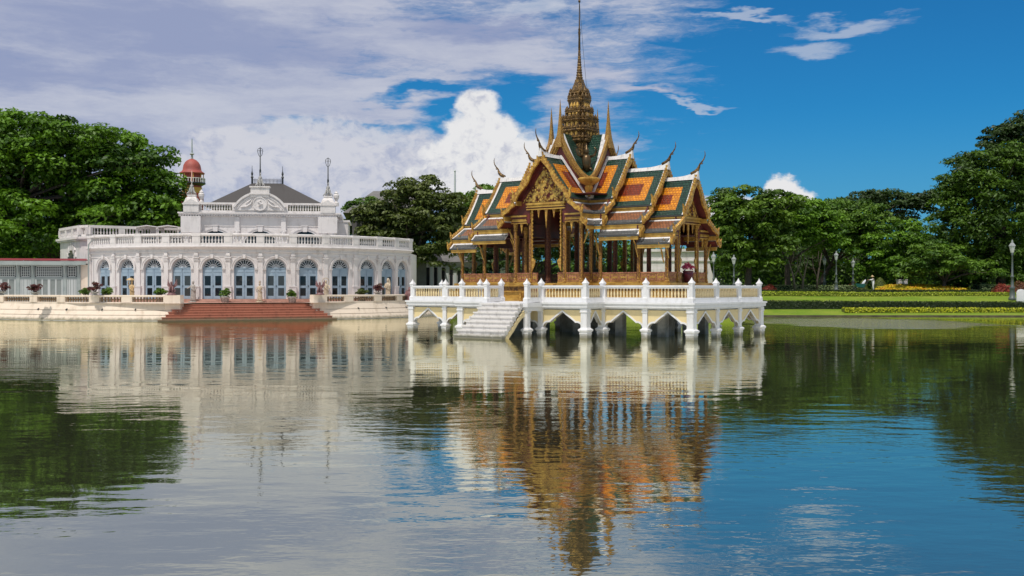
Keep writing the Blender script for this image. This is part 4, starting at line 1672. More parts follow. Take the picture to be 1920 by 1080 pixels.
# front wall with three shallow arched windows
xs = [-4.4, 0, 4.4]
mb.box(-UW, .0, 6.3, UW, .3, 6.9)
edge = [-UW] + [x + s * 1.65 for x in xs for s in (-1, 1)] + [UW]
for i in range(0, 8, 2):
    mb.box(edge[i], 0, 6.9, edge[i + 1], .3, 9.95)
for x in xs:
    lo = [(x + 1.65 * c, 6.9 + 1.65 * s) for c, s in arc]
    mb.strip(lo, [(a, 9.95) for a, b in lo], lambda a, z, t: (a, t, z), 0, .3)
mb.box(-UW, .3, 6.3, -UW + .3, 7, 9.95)
mb.box(UW - .3, .3, 6.3, UW, 7, 9.95)
mb.build('upper_wall', M['plaster'], U)
mb = MB()
for x in xs:
    for r0, r1, t in ((1.65, 1.86, .07), (1.85, 2.02, .14)):
        mb.strip([(x + r0 * c, 6.9 + r0 * s) for c, s in arc], [(x + r1 * c, 6.9 + r1 * s) for c, s in arc], fxy, 0, t)
    mb.slab([(x - .20, 8.45), (x + .20, 8.45), (x + .26, 9.05), (x - .26, 9.05)], fxy, 0, .22)
    mb.box(x - .34, -.27, 9.02, x + .34, 0, 9.1)
mb.build('window_surround', M['plaster'], U)
mb = MB()
for x in xs:
    mb.slab([(x + 1.64 * c, 6.9 + 1.64 * s) for c, s in arc], lambda a, z, t: (a, t, z), .16, .2)
mb.build('window_pane', M['glass'], U)
mb = MB()
mb.box(-UW - .02, -.06, 8.98, UW + .02, 0, 9.06)
mb.box(-UW - .10, -.10, 9.90, UW + .10, .3, 10.0)
mb.box(-UW - .45, -.45, 10.10, UW + .45, .6, 10.22)
mb.box(-UW - .55, -.55, 10.215, UW + .55, .6, 10.36)
n = 62
for i in range(n):
    x = -UW - .3 + (2 * UW + .6) * i / (n - 1)
    mb.box(x - .07, -.40, 9.995, x + .07, .2, 10.105)
for x in (-UW - .35, UW + .35):
    for i in range(20):
        y = .1 + i * .35
        mb.box(x - .2, y - .07, 9.995, x + .2, y + .07, 10.105)
for s in (-1, 1):
    x0, x1 = (-UW - .55, -UW) if s < 0 else (UW, UW + .55)
    mb.box(x0, .6, 10.1, x1, 7, 10.36)
mb.build('upper_cornice', M['plaster'], U)
mb = MB()
for x in (-2.28, 2.28):
    mb.box(x - .24, -.22, 8.5, x + .24, 0, 9.9)
    mb.box(x - .30, -.30, 8.45, x + .30, 0, 8.6)
    mb.lathe([(.05, 8.1), (.24, 8.25), (.26, 8.4), (.2, 8.46)], 8, (x, -.1, 0))
mb.build('console', M['plaster'], U)
for s in (-1, 1):
    for dx_ in (-.42, .42):
        x = s * (UW - .75) + dx_
        mb = MB()
        mb.lathe([(.27, 6.6), (.25, 7.7), (.30, 7.75), (.26, 7.8), (.38, 8.1), (.44, 8.22), (.44, 8.3)], 12, (x, -.30, 0))
        for k in range(8):
            mb.lathe([(.09, 7.85), (.12, 8.0), (.05, 8.12)], 5, (x + .30 * math.cos(k * PI / 4), -.30 + .30 * math.sin(k * PI / 4), 0))
        mb.build('corner_column', M['plaster'], U)
    mb = MB()
    x = s * (UW - .75)
    mb.box(x - .95, -.75, 8.3, x + .95, .02, 9.95)
    mb.build('corner_block', M['plaster'], U)
    mb = MB()
    mb.box(x - .74, -.60, 10.36, x + .74, .7, 11.12)
    mb.box(x - .82, -.68, 11.10, x + .82, .8, 11.22)
    mb.slab([(x - .82, 11.22), (x + .82, 11.22), (x, 11.66)], fxy, -.75, .66)
    mb.slab([(x - .68, 11.25), (x + .68, 11.25), (x, 11.58)], fxy, .65, .67)
    mb.lathe([(.72, 11.2), (.55, 11.7), (.36, 11.92), (.42, 11.97), (.42, 12.1)], SQ, (x, .1, 0))
    mb.build('corner_pedestal', M['plaster2'], U)
    mb = MB()
    mb.lathe([(.26, 11.15), (.26, 11.5), (.12, 11.6), (.12, 11.7), (.28, 12.0), (.30, 12.25), (.18, 12.38), (.22, 12.46), (.08, 12.6), (.03, 12.72)], 12, (x + .8, .75, 0))
    mb.build('urn', M['plaster2'], U)
mb = MB()
mb.box(-UW, -.35, 10.36, UW, 0, 10.55)
mb.box(-UW, -.36, 11.15, UW, .02, 11.34)
for x in (-2.45, 2.45):
    mb.box(x - .3, -.37, 10.54, x + .3, .03, 11.16)
ub = mb.build('upper_balustrade', M['plaster'], U)
mb = MB()
for s in (-1, 1):
    for i in range(14):
        x = s * (2.95 + 3.35 * i / 13)
        mb.lathe([(.09, 10.54), (.05, 10.62), (.10, 10.74), (.05, 10.96), (.09, 11.10), (.09, 11.16)], 8, (x, -.17, 0))
tag(mb.build('baluster', M['plaster'], U, True), kind='stuff')
mb = MB()
na = 18
aa = [math.radians(180 - 30 - 120 * i / na) for i in range(na + 1)]
R_ = 2.42 / math.cos(math.radians(30))
zc_ = 10.85 - R_ * math.sin(math.radians(30))
seg = [(R_ * math.cos(t), zc_ + R_ * math.sin(t)) for t in aa]
mb.slab([(-2.42, 10.56)] + seg + [(2.42, 10.56)], fxy, .30, .52)
mb.strip(seg, [(c * 1.07, zc_ + (z - zc_) * 1.07) for c, z in seg], fxy, .1, .70)
mb.strip([(c * .90, zc_ + (z - zc_) * .90) for c, z in seg], [(c * .94, zc_ + (z - zc_) * .94) for c, z in seg], fxy, .5, .58)
circ = [(math.cos(2 * PI * j / 20), math.sin(2 * PI * j / 20)) for j in range(20)]
mb.slab([(.62 * c, 11.22 + .62 * s) for c, s in circ], fxy, .5, .60)
mb.strip([(.60 * c, 11.22 + .60 * s) for c, s in circ + circ[:1]], [(.70 * c, 11.22 + .70 * s) for c, s in circ + circ[:1]], fxy, .5, .66)
mb.tube([(-.1, -.62, 11.0), (.15, -.66, 11.2), (-.1, -.66, 11.4), (.12, -.64, 11.55)], [.12, .16, .14, .06], 6)
for s in (-1, 1):
    mb.tube([(s * .72, -.58, 11.6), (s * .9, -.6, 11.2), (s * 1.3, -.6, 10.95), (s * 1.9, -.6, 10.9)], [.06, .09, .09, .05], 6)
    mb.tube([(s * .8, -.58, 11.7), (s * 1.05, -.6, 11.45), (s * 1.4, -.6, 11.25)], [.04, .06, .04], 6)
mb.build('round_pediment', M['plaster'], U)
mb = MB()
mb.box(-1.0, -.75, 12.15, 1.0, .4, 12.30)
mb.box(-.9, -.65, 11.9, .9, .3, 12.90)
mb.box(-1.0, -.75, 12.85, 1.0, .4, 12.98)
mb.build('pediment_block', M['plaster2'], U)
# roofs behind
mb = MB()
rx0, rx1, ry0, ry1 = -6.4, 6.5, 5.0, 16.5
e0, r0 = 11.4, 14.35
A = [(rx0, ry0, e0), (rx1, ry0, e0), (rx1, ry1, e0), (rx0, ry1, e0), (-2.1, 10.7, r0), (1.2, 10.7, r0)]
mb.add(A, [(0, 1, 5, 4), (1, 2, 5), (2, 3, 4, 5), (3, 0, 4), (3, 2, 1, 0)])
rf = mb.build('hip_roof', M['slate'], U)
mb = MB()
for x in (-2.1, 1.2):
    mb.lathe([(.10, 14.25), (.10, 14.9), (.16, 15.0), (.07, 15.2), (.13, 15.4), (.04, 15.7), (.015, 16.3)], 6, (x, 10.7, 0))
mb.tube([(-2.1, 10.7, 14.75), (1.2, 10.7, 14.75)], .025, 4)
for i in range(22):
    x = -2.0 + 3.1 * i / 21
    mb.tube([(x, 10.7, 14.3), (x, 10.7, 14.95)], [.03, .008], 4)
    mb.lathe([(.0, 14.56), (.07, 14.62), (.0, 14.68)], 6, (x, 10.7, 0))
mb.build('roof_cresting', M['iron'], rf)
mb = MB()
B = [(7.4, 21, 11.9), (18.5, 21, 11.9), (18.5, 35, 11.9), (7.4, 35, 11.9), (11.0, 28, 15.2), (16.5, 28, 15.2)]
mb.add(B, [(0, 1, 5, 4), (1, 2, 5), (2, 3, 4, 5), (3, 0, 4), (3, 2, 1, 0)])
mb.box(8.5, 21.5, 0, 17.5, 34, 11.95)
mb.build('rear_roof', M['greyroof'], HALL).parent = U
mb = MB()
mb.box(UW, 1.2, 6.3, UW + 1.2, 7.5, 9.6)
mb.box(UW - .1, 1.1, 9.55, UW + 1.4, 7.5, 9.75)
mb.box(UW + .2, 1.15, 7.6, UW + .9, 1.21, 8.5)
mb.build('rear_wing', M['plaster2'], U)
# wing with the big arched opening
WG = empty('roof_terrace_wing', (0, 0, 0), 0)
WG.parent = HALL
CHILD.setdefault(HALL.name, []).append(WG)


def hp(px, Y):
    v = at(px, 540, Y)
    return (v.x - HX, v.y - HY)


W0, W1, W2, W3 = hp(113, 112.5), hp(150, 106.5), hp(167, 106), hp(345, 111.5)
W4 = (W3[0], W3[1] + 6)
W5 = (W0[0], W0[1] + 5)
mb = MB()


def wallseg(mb, p, q, z0, z1, th, m=0, t0=0.0):
    fn, ln, d = frame_on(p, q)
    mb.slab([(0, z0), (ln, z0), (ln, z1), (0, z1)], fn, -th + t0, t0, m)
    return fn, ln


wallseg(mb, W1, W2, .8, 7.75, .4)
wallseg(mb, W2, W3, .8, 7.75, .4)
fn, ln, d = frame_on(W0, W1)
mid, r = ln * .60, 1.35
zs_ = 5.0
mb.slab([(0, .8), (mid - r, .8), (mid - r, 7.75), (0, 7.75)], fn, -.5, 0)
mb.slab([(mid + r, .8), (ln, .8), (ln, 7.75), (mid + r, 7.75)], fn, -.5, 0)
lo = [(mid + r * c, zs_ + 1.25 * s * r) for c, s in arc]
mb.strip(lo, [(a, 7.75) for a, b in lo], fn, -.5, 0)
wallseg(mb, W5, W0, .8, 7.75, .4)
mb.prism([W0, W1, W2, W3, W4, W5], 7.7, 7.78)
mb.build('wing_wall', M['plaster2'], WG)
mb = MB()
for i in range(9):
    t = PI * (i + .15) / 9
    t2 = PI * (i + .85) / 9
    q = [(mid + rr * math.cos(tt), zs_ + 1.25 * rr * math.sin(tt)) for rr, tt in ((r, t), (r * 1.42, t), (r * 1.42, t2), (r, t2))]
    mb.slab(q, fn, 0, .12)
mb.build('arch_stone_trim', M['plaster2'], WG)
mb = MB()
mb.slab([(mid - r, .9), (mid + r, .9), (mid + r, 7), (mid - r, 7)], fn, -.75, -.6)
mb.build('room_shade_panel', mat('painted_room_shade', (0.05, 0.045, 0.055), .9), WG)  # dark panel close behind the arch, the room's shade painted into its colour
mb = MB()
for p, q in ((W0, W1), (W1, W2), (W2, W3)):
    f2, l2, d2 = frame_on(p, q)
    mb.slab([(-.3, 7.55), (l2 + .3, 7.55), (l2 + .3, 7.70), (-.3, 7.70)], f2, -.1, .25)
    mb.slab([(-.35, 7.70), (l2 + .35, 7.70), (l2 + .35, 7.92), (-.35, 7.92)], f2, -.1, .38)
    mb.slab([(0, 7.9), (l2, 7.9), (l2, 8.15), (0, 8.15)], f2, -.2, .1)
    mb.slab([(0, 8.80), (l2, 8.80), (l2, 9.06), (0, 9.06)], f2, -.24, .14)
    npd = max(1, int(round(l2 / 3.0)))
    for i in range(npd + 1):
        s = l2 * i / npd
        mb.slab([(s - .3, 8.1), (s + .3, 8.1), (s + .3, 8.85), (s - .3, 8.85)], f2, -.22, .12)
mb.build('wing_balustrade', M['plaster2'], WG)
mb = MB()
for p, q in ((W0, W1), (W1, W2), (W2, W3)):
    f2, l2, d2 = frame_on(p, q)
    npd = max(1, int(round(l2 / 3.0)))
    for i in range(npd):
        s0, s1 = l2 * i / npd + .38, l2 * (i + 1) / npd - .38
        nb = max(1, int((s1 - s0) / .30))
        for j in range(nb):
            mb.lathe([(.09, 8.14), (.06, 8.22), (.11, 8.34), (.05, 8.6), (.09, 8.72), (.09, 8.82)], 8, f2(s0 + (s1 - s0) * (j + .5) / nb, 0, -.05))
tag(mb.build('baluster', M['plaster2'], WG, True), kind='stuff')
# drain pipes
mb = MB()
p = hp(166, 100.2)
mb.tube([(p[0], p[1], 1.6), (p[0], p[1], 6.9), (p[0] + .3, p[1] + .1, 7.3)], .07, 6)
mb.build('drain_pipe', M['louvre'], HALL)
# two small pale canopies on the roof terrace
for px in (281, 320):
    q = at(px, 440, 109)
    mb = MB()
    x0, x1, yb = -1.0, 1.0, .8
    for x in (x0, x1):
        for y in (-yb, yb):
            mb.cbox((x, y, 0), .09, .09, 1.75)
    cs = [(-1.2, 1.68), (-1.0, 1.95), (0, 2.1), (1.0, 1.95), (1.2, 1.68)]
    mb.strip([(a, b) for a, b in cs], [(a, b + .08) for a, b in cs], lambda a, b, t: (a, t, b), -1, 1)
    o = mb.build('roof_canopy', M['plaster'])
    o.location = (q.x, 109, 7.0)
    tag(o, ['pale canopy on the roof terrace beside the dark tree, farther from the upper storey', 'pale canopy on the roof terrace standing closest to the upper storey'][px > 300], 'canopy', 'canopies on the roof terrace')
    mb = MB()
    mb.box(-.9, -.4, 0, .9, .4, .9)
    link(bpy.data.objects.new('canopy_screen', mb.mesh('canopy_screen', M['iron'])), o)

# ================================================================ landing, red steps and sea wall
STA, STB = Vector((-29.2, 88.5)), Vector((-15.6, 94.1))
sd = (STB - STA).normalized()
sn = Vector((sd.y, -sd.x))                 # outward, to the lake
STEPS = empty('lake_steps', (STA.x, STA.y, 0), math.atan2(sd.y, sd.x), 'wide flight of red brick steps going down to the lake before the white hall', 'steps')
SL = (STB - STA).length
nst = 7
for i in range(nst):
    mb = MB()
    e = [.0, .28, .28, .55, .80, 1.15, 1.5][i] if True else 0
    e = [1.5, 1.15, .80, .55, .28, .1, .0][i]
    z1 = .14 + .21 * i
    y0 = -.1 + .36 * i
    mb.box(1.35 - e, y0, z1 - .30, SL - 1.35 + e, y0 + .8 if i < nst - 1 else y0 + 1.5, z1 - .03)
    mb.box(1.30 - e, y0 - .04, z1 - .032, SL - 1.30 + e, y0 + .8 if i < nst - 1 else y0 + 1.5, z1)
    mb.build('step', M['brickstep'], STEPS)
mb = MB()
SW0 = STA + sd * 1.4 - sn * 2.3
SW1 = STB - sd * 1.4 - sn * 2.3
flo = [(SW0.x, SW0.y), (SW1.x, SW1.y)]
for i in range(13):
    a = DA[11] + .05 - (DA[11] - DA[0] + .1) * i / 12
    p = cyl(a, 0, .5)
    flo.append((p[0] + HX, p[1] + HY))
mb.add([(x, y, 1.506) for x, y in flo], [tuple(range(len(flo)))])
tag(mb.build('landing_floor', M['terracotta']), kind='structure')
# paved quay behind the sea walls
lw_ = [(-62, 101), (-45.6, 94.9), (-37.5, 90.9), (-27.95, 89.0)]
rw_ = [(-16.8, 93.6), (-12.8, 98.2), (-9.83, 102.9), (-7.0, 112)]
for run in (lw_, rw_):
    vs = []
    for i, p in enumerate(run):
        a, b = Vector(run[max(0, i - 1)]), Vector(run[min(len(run) - 1, i + 1)])
        d = (b - a).normalized()
        n = Vector((-d.y, d.x))
        for w_ in (.75, 8.0):
            q = Vector(p) + n * w_
            vs.append((q.x, q.y, 1.503))
    mb = MB()
    mb.add(vs, [(2 * i, 2 * i + 2, 2 * i + 3, 2 * i + 1) for i in range(len(run) - 1)])
    tag(mb.build('quay_paving', M['plaster2']), kind='structure')


def sea_wall(path, posts, label, lamp_end):
    """stone embankment along path (from one end to the other, lake on the right-hand side), with a pierced balustrade on top"""
    path = [Vector(p) for p in path]
    sw = empty('sea_wall', (path[0].x, path[0].y, 0), 0, label, 'sea wall', 'stone walls beside the lake steps')
    # dense resample
    pts, cum = [], [0]
    for i in range(len(path) - 1):
        k = 6
        for j in range(k):
            f = j / k
            p0, p1 = path[max(i - 1, 0)], path[i]
            p2, p3 = path[i + 1], path[min(i + 2, len(path) - 1)]
            pts.append(.5 * ((2 * p1) + (p2 - p0) * f + (2 * p0 - 5 * p1 + 4 * p2 - p3) * f * f + (3 * p1 - p0 - 3 * p2 + p3) * f ** 3))
    pts.append(path[-1])
    nor = []
    for i, p in enumerate(pts):
        d = (pts[min(i + 1, len(pts) - 1)] - pts[max(0, i - 1)]).normalized()
        nor.append(Vector((d.y, -d.x)))
        if i:
            cum.append(cum[-1] + (p - pts[i - 1]).length)

    def sweep(name, prof, m, par, closed=True, lo=0, hi=None):
        hi = len(pts) if hi is None else hi
        mb = MB()
        k = len(prof)
        vs, fs = [], []
        for i in range(lo, hi):
            for d, z in prof:
                q = pts[i] + nor[i] * d
                vs.append((q.x - path[0].x, q.y - path[0].y, z))
        n = hi - lo
        for i in range(n - 1):
            for j in range(k):
                fs.append((i * k + j, (i + 1) * k + j, (i + 1) * k + (j + 1) % k, i * k + (j + 1) % k))
        fs += [tuple(range(k)), tuple(range(n * k - 1, n * k - k - 1, -1))]
        mb.add(vs, fs)
        return mb.build(name, m, par)
    sweep('stone_slope', [(-1.1, -.8), (.10, -.8), (.06, .06), (-.04, .09), (-.22, .46), (-.36, .465), (-.36, .50), (-.25, .505), (-.44, .88), (-.58, .885), (-.58, .92), (-.47, .925), (-.68, 1.42), (-.68, 1.60), (-1.1, 1.60)], M['seastone'], sw)
    sweep('waterline_course', [(.0, -.5), (.13, -.5), (.13, .035), (.0, .035)], M['under'], sw)
    sweep('coping', [(-1.12, 2.02), (-.66, 2.02), (-.62, 2.06), (-.62, 2.16), (-.66, 2.19), (-1.12, 2.19)], M['seastone'], sw)

    def point(s):
        s = max(0, min(cum[-1], s))
        for i in range(len(cum) - 1):
            if cum[i + 1] >= s:
                f = (s - cum[i]) / max(1e-6, cum[i + 1] - cum[i])
                return pts[i].lerp(pts[i + 1], f), nor[i].lerp(nor[i + 1], f).normalized()
        return pts[-1], nor[-1]

    def s_of(px):
        best = min(range(400), key=lambda i: abs(960 + FPX * (point(cum[-1] * i / 399)[0] - point(cum[-1] * i / 399)[1] * .85).x / (point(cum[-1] * i / 399)[0] - point(cum[-1] * i / 399)[1] * .85).y - px))
        return cum[-1] * best / 399
    ss = [s_of(px) for px in posts]
    for i, s in enumerate(ss):
        p, n = point(s)
        mb = MB()
        c = p - n * .88
        w = .95
        rz = math.atan2(n.x, -n.y)
        mb.cbox((c.x - path[0].x, c.y - path[0].y, 1.55), w, .50, .49, rz)
        mb.cbox((c.x - path[0].x, c.y - path[0].y, 1.56), w * .72, .53, .40, rz)
        mb.build('wall_post', M['seastone'], sw)
    ss = sorted(ss)
    for a, b in zip(ss[:-1], ss[1:]):
        n_ = max(3, int((b - a - .9) / .27))
        mb = MB()
        for j in range(n_):
            s = a + .5 + (b - a - 1.0) * (j + .5) / n_
            p, n = point(s)
            c = p - n * .88
            mb.lathe([(.10, 1.60), (.05, 1.66), (.115, 1.78), (.115, 1.84), (.05, 1.96), (.10, 2.03)], 7, (c.x - path[0].x, c.y - path[0].y, 0))
        mb.build('baluster_lattice', M['clay'], sw, True)
    # weep pipes
    for px in (posts[1:-1:1]):
        p, n = point(s_of(px) + .9)
        c = p - n * .50
        mb = MB()
        mb.tube([(c.x - path[0].x, c.y - path[0].y, 1.0), (c.x + n.x * .16 - path[0].x, c.y + n.y * .16 - path[0].y, .92)], .06, 6)
        mb.build('weep_pipe', M['iron'], sw)
    # thick end pier by the steps
    p, n = point(0 if lamp_end == 0 else cum[-1])
    d = Vector((-n.y, n.x))
    c = p - n * .88 + d * (.5 if lamp_end == 0 else -.5)
    mb = MB()
    mb.cbox((c.x - path[0].x, c.y - path[0].y, .0), 1.35, .75, 2.2, math.atan2(n.x, -n.y))
    mb.build('end_pier', M['seastone'], sw)
    return point, s_of


wall_l = sea_wall([(-62, 101), (-45.6, 94.9), (-37.5, 91.2), (-28.35, 89.9)], [2, 66, 117, 178, 240, 318], 'cream stone sea wall with a pierced balustrade before the lattice gallery', 1)
wall_r = sea_wall([(-17.15, 94.45), (-12.8, 98.2), (-9.83, 102.9), (-7.0, 112)], [598, 652, 706, 746, 775], 'cream stone sea wall with a pierced balustrade between red steps and terrace', 0)

# ================================================================ lattice gallery at the far end of the sea wall
LG = empty('lattice_gallery', (0, 0, 0), 0, 'grey green timber gallery with white lattice and a crimson roof', 'gallery')
GA_, GB_ = at(-170, 540, 98.0), at(150, 540, 101.2)
p, q = (GA_.x, GA_.y), (GB_.x, GB_.y)
fn, ln, d = frame_on(p, q)
mb = MB()
mb.slab([(0, 1.4), (ln, 1.4), (ln, 3.85), (0, 3.85)], fn, -.12, 0)
mb.slab([(0, 4.86), (ln, 4.86), (ln, 5.1), (0, 5.1)], fn, -.12, 0)
mb.slab([(0, 1.5), (ln, 1.5), (ln, 2.05), (0, 2.05)], fn, 0, .05)
mb.slab([(0, 3.62), (ln, 3.62), (ln, 3.78), (0, 3.78)], fn, 0, .05)
lw = mb.build('wall', M['louvre'], LG)


def sg(px):
    t = (px - 960) / FPX
    # intersection of the sight line with the gallery front
    P_, D_ = Vector(p), d
    return (t * P_.y - P_.x) / (D_.x - t * D_.y)


mb = MB()
uprights = [sg(x) for x in (-166, -100, -30, 34, 62, 122, 148)]
for s in uprights:
    mb.slab([(s - .16, 1.4), (s + .16, 1.4), (s + .16, 5.0), (s - .16, 5.0)], fn, 0, .10)
mb.build('upright_frame', M['louvre'], LG)
mb = MB()
mb2 = MB()
mb3 = MB()
for a, b in zip(uprights[:-1], uprights[1:]):
    a_, b_ = a + .30, b - .30
    z0, z1 = 3.92, 4.80
    for s0, s1, zz0, zz1 in ((a_, b_, z0 - .06, z0), (a_, b_, z1, z1 + .06), (a_ - .06, a_, z0, z1), (b_, b_ + .06, z0, z1)):
        mb.slab([(s0, zz0), (s1, zz0), (s1, zz1), (s0, zz1)], fn, -.05, .04)
    n = int((b_ - a_) / .17)
    for i in range(1, n):
        s = a_ + (b_ - a_) * i / n
        mb.slab([(s - .022, z0), (s + .022, z0), (s + .022, z1), (s - .022, z1)], fn, -.02, .015)
    for i in range(1, 6):
        z = z0 + (z1 - z0) * i / 6
        mb.slab([(a_, z - .02), (b_, z - .02), (b_, z + .02), (a_, z + .02)], fn, .016, .035)
    npan = max(2, int((b - a) / 1.15))
    for i in range(npan):
        c0, c1 = a + .2 + (b - a - .4) * i / npan + .12, a + .2 + (b - a - .4) * (i + 1) / npan - .12
        cm = (c0 + c1) / 2
        for e0, e1 in ((c0, cm - .05), (cm + .05, c1)):
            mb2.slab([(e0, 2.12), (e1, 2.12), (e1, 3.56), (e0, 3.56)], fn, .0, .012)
        mb3.slab([(cm - .05, 2.05), (cm + .05, 2.05), (cm + .05, 3.62), (cm - .05, 3.62)], fn, 0, .05)
        for e in (c0 - .06, c1 + .06):
            mb3.slab([(e - .05, 2.05), (e + .05, 2.05), (e + .05, 3.62), (e - .05, 3.62)], fn, 0, .05)
mb.build('lattice', M['louvre2'], LG)
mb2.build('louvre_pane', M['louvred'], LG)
mb3.build('panel_frame', M['louvre2'], LG)
mb = MB()
mb.slab([(-.3, 4.98), (ln + .6, 4.98), (ln + .6, 5.34), (-.3, 5.34)], fn, .55, .60)
for i in range(int(ln / .2)):
    mb.slab([(i * .2, 4.99), (i * .2 + .2, 4.99), (i * .2 + .1, 4.88)], fn, .55, .595)
mb.build('fascia', M['louvre'], LG)
mb = MB()
rp = [(-4.5, 5.62), (.62, 5.36), (.62, 5.41), (-4.5, 5.70)]
vs = [fn(s, z, t) for s in (-.3, ln + .6) for t, z in rp]
mb.add(vs, [(0, 1, 2, 3), (7, 6, 5, 4), (0, 4, 5, 1), (1, 5, 6, 2), (2, 6, 7, 3), (3, 7, 4, 0)])
mb.build('roof', M['crimson'], LG)
mb = MB()
mb.slab([(0, 1.4), (ln, 1.4), (ln, 5.2), (0, 5.2)], fn, -4.3, -4.2)
mb.build('back_wall', M['iron'], LG)
mb = MB()
for s in uprights[1:]:
    mb.bar(fn(s, 4.1, .08), fn(s, 4.95, .55), .09, .09)
mb.build('strut_frame', M['louvre'], LG)
mb = MB()
e0 = at(150, 540, 101.3)
mb.box(e0.x + .05, 101.2, 1.4, e0.x + 1.0, 101.8, 5.0)
mb.build('end_wall', M['seastone'], LG)

# ================================================================ far tower, far buildings, poles
TW = at(360, 540, 250)
TOW = empty('lookout_tower', (TW.x, TW.y, 0), 0, 'red and yellow round lookout tower with a terracotta dome beyond the dark tree', 'tower')
oc = 16
mb = MB()
mb.lathe([(2.6, 1.5), (2.6, 20.6)], oc)
mb.lathe([(2.05, 27.3), (2.05, 29.8)], oc)
mb.build('shaft', M['towerred'], TOW)
mb = MB()
mb.lathe([(2.3, 24.9), (2.3, 26.3)], oc)
mb.build('yellow_band', M['ochre'], TOW)
mb = MB()
mb.lathe([(2.45, 20.6), (2.45, 24.95)], oc)
mb.lathe([(2.2, 26.25), (2.2, 26.7)], oc)
for i in range(oc):
    a = 2 * PI * i / oc
    mb.cbox((2.45 * math.cos(a), 2.45 * math.sin(a), 20.6), .3, .5, 3.4, a)
mb.build('red_band', M['towerred'], TOW)
mb = MB()
mb.lathe([(2.0, 26.6), (3.1, 27.2), (3.1, 27.45)], oc)
mb.build('balcony', M['iron'], TOW)
mb = MB()
mb.lathe([(3.0, 28.35), (3.0, 28.5)], oc, caps=True)
for i in range(32):
    a = 2 * PI * i / 32
    mb.cbox((2.95 * math.cos(a), 2.95 * math.sin(a), 27.4), .12, .16, 1.05, a)
mb.build('balcony_rail_frame', M['plaster'], TOW)
mb = MB()
mb.lathe([(2.9, 29.55), (2.9, 29.75), (2.35, 30.1), (2.12, 30.5), (2.05, 31.0), (1.92, 31.6), (1.6, 32.2), (1.1, 32.7), (.5, 33.0), (.15, 33.1)], oc)
mb.build('dome', M['dome'], TOW, True)
mb = MB()
for i in range(8):
    a = 2 * PI * (i + .5) / 8
    mb.tube([(2.6 * math.cos(a), 2.6 * math.sin(a), 27.4), (2.6 * math.cos(a), 2.6 * math.sin(a), 29.6)], .10, 5)
mb.build('gallery_frame', M['ochre'], TOW)
mb = MB()
mb.lathe([(.3, 33.0), (.22, 33.9), (.6, 34.2), (.2, 34.5), (.14, 35.4), (.10, 37.8)], 6)
mb.build('mast', M['louvre'], TOW)

pl = at(853, 375, 165)
mb = MB()
mb.lathe([(.22, 0), (.13, 19.4), (.2, 19.5), (.0, 19.8)], 8)
o = mb.build('flag_pole', M['louvre2'])
o.location = (pl.x, pl.y, 1.4)
tag(o, 'thin pale flag pole rising above the trees beside the pavilion roof', 'pole')

# pale building with tall windows behind the trees, between hall and pavilion
fb = at(840, 540, 140)
FB = empty('pale_annex', (fb.x, fb.y, 1.4), -.05, 'low pale grey building with a row of tall windows behind the trees', 'building')
mb = MB()
mb.box(-8, 0, 0, 7.5, 6, 4.6)
mb.box(-8.3, -.3, 4.5, 7.8, 6.3, 4.8)
mb.build('wall', M['plaster2'], FB)
mb = MB()
for i in range(15):
    x = -7.5 + i * 1.03
    mb.box(x, -.12, .3, x + .38, .02, 4.4)
mb.build('panel_frame', M['louvre2'], FB)
mb = MB()
mb.add([(-8.8, -.8, 4.8), (8.3, -.8, 4.8), (8.3, 6.8, 4.8), (-8.8, 6.8, 4.8), (-6, 3, 6.6), (5.5, 3, 6.6)], [(0, 1, 5, 4), (1, 2, 5), (2, 3, 4, 5), (3, 0, 4), (3, 2, 1, 0)])
mb.build('roof', M['greyroof'], FB)
for i in range(14):
    x = -7.0 + i * 1.03
    mb = MB()
    mb.box(x, -.03, .5, x + .42, .04, 4.1)
    mb.build('window', M['glass'], FB)

# cream gatehouse with a big fanlight behind the end porch
gp = at(1272, 540, 138)
GH = empty('cream_gatehouse', (gp.x, gp.y, 1.9), -.10, 'cream gatehouse with a large fan window behind the end porch of the pavilion', 'gatehouse')
mb = MB()
r = 1.75
mb.box(-4.6, 0, -.5, -r, .5, 5.9)
mb.box(r, 0, -.5, 3.9, .5, 5.9)
lo = [(r * c, .75 + r * s) for c, s in arc]
mb.strip(lo, [(a, 5.9) for a, b in lo], fy, 0, .5)
mb.box(-r, .1, -.5, r, .5, .75)
mb.add([(3.9, 0, -.5), (3.9, 0, 4.6), (4.2, 0, 3.2), (4.7, 0, 1.8), (5.2, 0, .6), (5.2, 0, -.5), (3.9, .5, -.5), (3.9, .5, 4.6), (4.2, .5, 3.2), (4.7, .5, 1.8), (5.2, .5, .6), (5.2, .5, -.5)],
       [(0, 1, 2, 3, 4, 5), (11, 10, 9, 8, 7, 6), (1, 7, 8, 2), (2, 8, 9, 3), (3, 9, 10, 4), (4, 10, 11, 5)])
mb.build('wall', M['plaster'], GH)
mb = MB()
mb.box(-4.75, -.15, 4.35, 4.0, 0, 4.55)
mb.box(-4.9, -.35, 5.6, 4.2, .6, 5.95)
mb.strip([(r * c, .75 + r * s) for c, s in arc], [(2.15 * c, .75 + 2.15 * s) for c, s in arc], fxy, 0, .12)
for x in (-3.6, -2.5, 2.5, 3.4):
    mb.box(x - .25, -.10, -.5, x + .25, 0, 3.3)
    mb.box(x - .33, -.16, 3.0, x + .33, 0, 3.4)
mb.build('cornice', M['plaster'], GH)
mb = MB()
mb.slab([(r * c, .75 + r * s) for c, s in arc], fy, .35, .40)
mb.build('fan_window', M['glass'], GH)
mb = MB()
